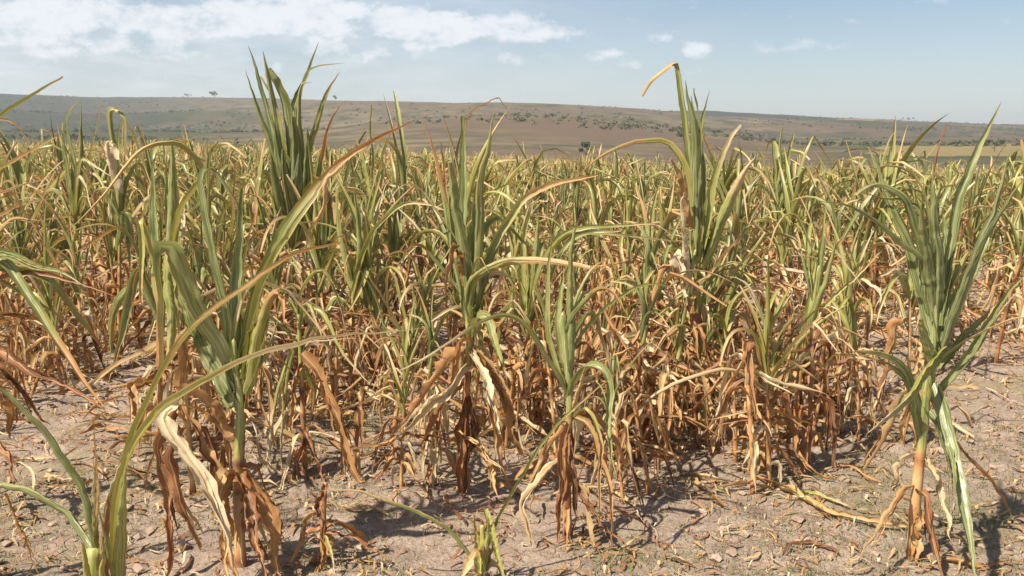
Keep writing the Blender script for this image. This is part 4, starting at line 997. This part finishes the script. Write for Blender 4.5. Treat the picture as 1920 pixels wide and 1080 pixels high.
for k, i in enumerate(ind):
    x, y = spots[i]; s = hts[i]
    px, _ = to_px((x, y, .6))
    if k < NPART:
        pool = DEAD_A if isdead[i] else LUSH_A if islush[i] else PROTO_A; proto = pool[int(rng.integers(len(pool)))]
        o = bpy.data.objects.new('maize_plant', None); COL.objects.link(o); o.empty_display_size = .1
        for nm, me in proto: link(nm, me, o)
    else:
        pool = DEAD_B if isdead[i] else LUSH_B if islush[i] else PROTO_B; o = link('maize_plant', pool[int(rng.integers(len(pool)))])
    o.location = (x, y, float(GS(x, y)) if abs(x) < 5.6 and y < 12.5 else float(zs_[i]))
    o.rotation_euler = (0, 0, rot[i]); o.scale = (s, s, s * (.95 + .1 * rng.random()))
    tag(o, LAB[i][0], 'maize plant', LAB[i][1])

def mass(idx, protos):
    V = []; Q = []; A = []; U = []; off = 0
    for i in idx:
        v, q, a, u = protos[int(rng.integers(len(protos)))]
        c, s = math.cos(rot[i]), math.sin(rot[i]); k = hts[i]
        w = np.stack([v[:, 0] * c - v[:, 1] * s, v[:, 0] * s + v[:, 1] * c, v[:, 2]], -1) * k + np.array([spots[i, 0], spots[i, 1], zs_[i] - .03])
        hl = float(fbm(np.array([spots[i, 0] * .22 + 5]), np.array([spots[i, 1] * .10]), 2)[0]) - .5
        a = a.copy(); a[:, 2] = np.clip(a[:, 2] + rng.normal(-.02, .20), 0, 1); a[:, 0] = np.clip(a[:, 0] + rng.normal(-.07, .08) + .45 * hl, 0, 1); a[:, 1] = np.clip(a[:, 1] + rng.normal(.05, .12), 0, 1)
        V.append(w); Q.append(q + off); A.append(a); U.append(u); off += len(v)
    return np.vstack(V), np.vstack(Q), np.vstack(A), np.vstack(U)
rc = rest[spots[rest, 1] < 24]; rd = rest[spots[rest, 1] >= 24]
v1, q1, a1, u1 = mass(rc, PROTO_C); v2, q2, a2, u2 = mass(rd, PROTO_D)
me = mesh_from('maize_field', np.vstack([v1, v2]), np.vstack([q1, q2 + len(v1)]), M_LEAF, np.vstack([a1, a2]), np.vstack([u1, u2]))
tag(link('maize_field', me), 'dense mass of half-dried maize filling the far field', 'maize field', kind='stuff')

# ------------------------------------------------------------------ litter, clods and weeds on the soil
def scatter(n, ymax=9.0, fn=None):
    y = 1.6 + (ymax - 1.6) * rng.random(n * 4) ** 1.3; x = (rng.random(n * 4) * 2 - 1) * (.60 * y + .3)
    if fn is not None:
        k = rng.random(n * 4) < fn(x, y); x, y = x[k], y[k]
    return x[:n], y[:n]
def weedy(x, y): return .05 + .95 * smooth(fbm(x * .8 + 21, y * .8 + 2, 3), .47, .60)
# straw: short crumpled strips
x, y = scatter(15000, 9.5)
n = len(x); z = GS(x, y); az = rng.random(n) * 6.28; Ln = .02 + .12 * rng.random(n) ** 2.4; w = .003 + .012 * rng.random(n) ** 2
V = np.empty((n, 5, 2, 3)); s = np.linspace(-.5, .5, 5)
cur = rng.normal(0, .5, n); hgt = rng.random(n) * .02
for j in range(5):
    a = az + cur * s[j] * 2
    cx = x + np.cos(a) * Ln * s[j]; cy = y + np.sin(a) * Ln * s[j]; cz = GS(cx, cy) + .004 + hgt * (1 - 4 * s[j] ** 2) + rng.random(n) * .008
    ww = w * (1 - abs(s[j]) * 1.2); tl = rng.normal(0, .5, n)
    for m, sg in enumerate((-.5, .5)):
        V[:, j, m] = np.stack([cx - np.sin(a) * ww * sg, cy + np.cos(a) * ww * sg, cz + np.abs(ww * sg * tl)], -1)
I = np.arange(n * 10).reshape(n, 5, 2)
Q = np.stack([I[:, :-1, 0], I[:, :-1, 1], I[:, 1:, 1], I[:, 1:, 0]], -1).reshape(-1, 4)
A = np.repeat(np.stack([np.full(n, .95), np.clip(rng.normal(.45, .28, n), 0, 1), np.full(n, .5)], -1), 10, 0)
U = np.tile(np.array([[0, 0], [1, 0]] * 5, float), (n, 1)) * .3 + rng.random((n * 10, 2)) * .0
tag(link('straw_litter', mesh_from('straw_litter', V.reshape(-1, 3), Q, M_LEAF, A, U)), 'dry leaf scraps and straw strewn over the soil', 'litter', kind='stuff')
# bigger withered leaves lying and leaning in the tangle between the stalks
Vs, Qs, As, Us, off = [], [], [], [], 0
for k in range(2600):
    yy = rng.uniform(3.6, 11); xx = rng.uniform(-.6, .6) * yy
    if yy < 4.6 and rng.random() < .6: continue
    if xx > 1.2 and yy < 6 and rng.random() < .8: continue
    Ln = rng.uniform(.10, .38); a = rng.random() * 6.28; sl = np.linspace(0, 1, 8); cv = rng.normal(0, .8)
    aa = a + cv * sl; P = np.stack([xx + np.cumsum(np.cos(aa)) * Ln / 8, yy + np.cumsum(np.sin(aa)) * Ln / 8, 0 * sl], -1)
    P[:, 2] = GS(P[:, 0], P[:, 1]) + .008 + rng.uniform(0, .14) * rng.random() * np.sin(sl * 3.14 * rng.uniform(.5, 1)) + rng.random(8) * .008
    v, f, c, u = blade(P, np.array([-math.sin(a), math.cos(a), rng.normal(0, .5)]), rng.uniform(.008, .03), (.9, 1), float(np.clip(rng.normal(.35, .25), 0, 1)), .5, rng.uniform(.8, 2), rng.normal(0, 1), .15, rng, 3)
    Vs.append(v); Qs.append(f + off); As.append(c); Us.append(u); off += len(v)
tag(link('leaf_litter', mesh_from('leaf_litter', np.vstack(Vs), np.vstack(Qs), M_LEAF, np.vstack(As), np.vstack(Us))), 'withered maize leaves fallen in a tangle between the stalks', 'litter', kind='stuff')
# clods
x, y = scatter(2600, 7.5)
ph = np.array([[0, 0, 1], [0, 0, -1], [1, 0, 0], [0, 1, 0], [-1, 0, 0], [0, -1, 0], [.6, .6, .55], [-.6, .6, .55], [-.6, -.6, .55], [.6, -.6, .55]], float)
tri = np.array([[0, 6, 7], [0, 7, 8], [0, 8, 9], [0, 9, 6], [6, 2, 3], [6, 3, 7], [7, 3, 4], [7, 4, 8], [8, 4, 5], [8, 5, 9], [9, 5, 2], [9, 2, 6], [1, 3, 2], [1, 4, 3], [1, 5, 4], [1, 2, 5]])
n = len(x); r = .004 + .020 * rng.random(n) ** 3.0
V = ph[None] * (r[:, None, None] * (.65 + .7 * rng.random((n, 10, 1)))) * np.stack([.8 + .6 * rng.random(n), .8 + .6 * rng.random(n), .5 + .4 * rng.random(n)], -1)[:, None]
V = V + np.stack([x, y, GS(x, y) + r * .2], -1)[:, None]
Q = (tri[None] + (np.arange(n) * 10)[:, None, None]).reshape(-1, 3)
tag(link('soil_clods', mesh_from('soil_clods', V.reshape(-1, 3), Q, M_CLOD, smooth_shade=False)), 'small crumbs and clods of dry soil', 'soil', kind='stuff')
# weeds: thin low blades in patches
x, y = scatter(70000, 6.5, weedy)
n = len(x); az = rng.random(n) * 6.28; Ln = .008 + .030 * rng.random(n) ** 2.0; le = .25 + .7 * rng.random(n); w = .0007 + .0013 * rng.random(n)
dx, dy = np.cos(az), np.sin(az); z = GS(x, y) - .004
V = np.empty((n, 5, 3)); sx, sy = -dy * w, dx * w
mx, my, mz = x + dx * Ln * .45 * le, y + dy * Ln * .45 * le, z + Ln * .62
V[:, 0] = np.stack([x - sx, y - sy, z], -1); V[:, 1] = np.stack([x + sx, y + sy, z], -1)
V[:, 2] = np.stack([mx + sx * .8, my + sy * .8, mz], -1); V[:, 3] = np.stack([mx - sx * .8, my - sy * .8, mz], -1)
V[:, 4] = np.stack([x + dx * Ln * 1.1 * le, y + dy * Ln * 1.1 * le, z + Ln * (1.0 - .45 * le)], -1)
o5 = (np.arange(n) * 5)[:, None]
Q = np.vstack([np.array([[0, 1, 2]]) + o5, np.array([[0, 2, 3]]) + o5, np.array([[3, 2, 4]]) + o5])
tag(link('ground_weeds', mesh_from('ground_weeds', V.reshape(-1, 3), Q, M_WEED)), 'sparse low weeds and wilted grass on the soil', 'weeds', kind='stuff')

# ------------------------------------------------------------------ trees and scrub on the hills
def leaf_cloud(cs, rad, nper, size, rg):
    """small leaf-clump faces spread through the volume of several lobes"""
    out = []
    for c, r in zip(cs, rad):
        d = norm(rg.normal(size=(nper, 3))); p = c + d * (r * rg.random((nper, 1)) ** .45) * np.array([1, 1, .75])
        a = norm(rg.normal(size=(nper, 3))); b = norm(np.cross(a, rg.normal(size=(nper, 3))))
        s = size * (.5 + rg.random((nper, 1)))
        out.append(np.stack([p - a * s, p + b * s * .7, p + a * s, p - b * s * .7], 1))
    V = np.vstack(out); n = len(V)
    return V.reshape(-1, 3), np.arange(n * 4).reshape(n, 4)
def hill_tree(px, Y, height, width, label, lobes=7, group=None, wide=False):
    x = (px - 960) / F * Y * math.cos(PIT); z = float(land_z(np.array([x]), np.array([Y]))[0])
    o = bpy.data.objects.new('hill_tree', None); COL.objects.link(o); o.location = (x, Y, z)
    tp = catmull(np.array([[0, 0, -.5], [.1, 0, height * .3], [.3, .1, height * .6]]), 6)
    vs = []; fs = []; off = 0
    limbs = [(tp, np.linspace(height * .035, height * .015, 6))]
    for k in range(4):
        a = rng.random() * 6.28
        limbs.append((catmull(np.array([tp[2], tp[2] + [math.cos(a) * width * .15, math.sin(a) * width * .15, height * .22], tp[2] + [math.cos(a) * width * .3, math.sin(a) * width * .3, height * .4]]), 4), np.linspace(height * .018, height * .006, 4)))
    for P, r in limbs:
        v, f, a, u, cap = tube(P, r, [1], .5, .5, sides=5, nodes=False); vs.append(v); fs.append(f + off); off += len(v)
    link('trunk', mesh_from('trunk', np.vstack(vs), np.vstack(fs), M_BARK), o)
    cs = np.stack([rng.uniform(-.36, .36, lobes) * width, rng.uniform(-.3, .3, lobes) * width, height * rng.uniform(.45, .85, lobes)], -1)
    V, Q = leaf_cloud(cs, height * rng.uniform(.16, .30, lobes), 90, height * .05, rng)
    link('crown', mesh_from('crown', V, Q, M_TREE, smooth_shade=False), o)
    tag(o, label, 'tree', group)
hill_tree(406, 1400, 9.5, 18, 'largest rounded tree on the skyline left of the tallest plant', 9, 'trees on the skyline')
hill_tree(356, 1395, 5, 16, 'low flat tree on the skyline beside the largest one', 7, 'trees on the skyline')
hill_tree(630, 1390, 8, 6, 'lone small skyline tree right of the tallest plant', 4, 'trees on the skyline')
hill_tree(1098, 205, 3.6, 3.6, 'small dark tree at the field edge left of the tall bent plant', 6, 'trees beyond the field')
hill_tree(1285, 330, 4.0, 8, 'dark bushy tree behind the tall plant with the bent tip', 6, 'trees beyond the field')
hill_tree(1700, 1380, 5, 22, 'low dark clump on the skyline above the yellow slope at right', 8, 'trees on the skyline')
hill_tree(1866, 300, 4.2, 9, 'dark bush beyond the field near the right edge', 7, 'trees beyond the field')

def bushes(name, label, n, pxr, Yr, hr, fn, nper=26):
    pts = []
    while len(pts) < n:
        px = rng.uniform(*pxr); Y = math.exp(rng.uniform(math.log(Yr[0]), math.log(Yr[1])))
        if rng.random() < fn(px, Y): pts.append((px, Y))
    pts = np.array(pts); x = (pts[:, 0] - 960) / F * pts[:, 1] * math.cos(PIT); z = land_z(x, pts[:, 1])
    h = rng.uniform(*hr, len(pts)) * (.6 + .8 * rng.random(len(pts)))
    Vs = []
    for i in range(len(pts)):
        d = norm(rng.normal(size=(nper, 3))); d[:, 2] = np.abs(d[:, 2])
        p = np.array([x[i], pts[i, 1], z[i]]) + d * np.array([h[i] * 1.1, h[i] * 1.1, h[i]]) * rng.random((nper, 1)) ** .4
        a = norm(rng.normal(size=(nper, 3))); b = norm(np.cross(a, rng.normal(size=(nper, 3)))); s = h[i] * .30 * (.5 + rng.random((nper, 1)))
        Vs.append(np.stack([p - a * s, p + b * s * .8, p + a * s, p - b * s * .8], 1))
    V = np.vstack(Vs)
    tag(link(name, mesh_from(name, V.reshape(-1, 3), np.arange(len(V) * 4).reshape(-1, 4), M_TREE, smooth_shade=False)), label, 'scrub', kind='stuff')
def scr(px, Y):
    x = (px - 960) / F * Y
    f = float(smooth(fbm(x * .0055 + 4, Y * .013 + 8, 3), .50, .58))
    e = .25
    if px > 1420: e = .45
    if px < 480: e = .7
    if 640 < px < 930: e = .12
    return f * e
bushes('hillside_scrub', 'dark scrub dotted over the distant hills', 4200, (-300, 2250), (380, 1380), (.6, 1.5), scr, 16)
bushes('hedgerow', 'line of green bushes along the valley beyond the field at left', 200, (-300, 560), (190, 330), (.8, 1.3), lambda px, Y: .2 + .8 * float(smooth(fbm(px * .02, Y * .02, 2), .4, .6)), 30)

# ------------------------------------------------------------------ the air
hz = NT('haze_air'); pv = hz.node('ShaderNodeVolumePrincipled', {'Color': (.80, .89, 1.0, 1), 'Density': .00025, 'Anisotropy': .2}); hz.l.new(pv.outputs[0], hz.out.inputs['Volume'])
zt = float(Z_.max()) + 14; zb = float(Z_.min()) - 1.5; B = 4200
V = [(sx * B, sy * B, zz) for zz in (zb, zt) for sx, sy in ((-1, -1), (1, -1), (1, 1), (-1, 1))]
me = bpy.data.meshes.new('haze'); me.from_pydata(V, [], [(3, 2, 1, 0), (4, 5, 6, 7), (0, 1, 5, 4), (1, 2, 6, 5), (2, 3, 7, 6), (3, 0, 4, 7)]); me.materials.append(hz.m)
tag(link('haze', me), 'thin pale haze over the distant hills', kind='stuff')
print('TRIS', sum(sum(len(p.vertices) - 2 for p in o.data.polygons) for o in bpy.data.objects if o.type == 'MESH' and o.data.users == 1) , 'plants', len(spots), 'ind', len(ind), 'far', spots[ind[-1]] if len(ind) else None, 'z', zb, zt)
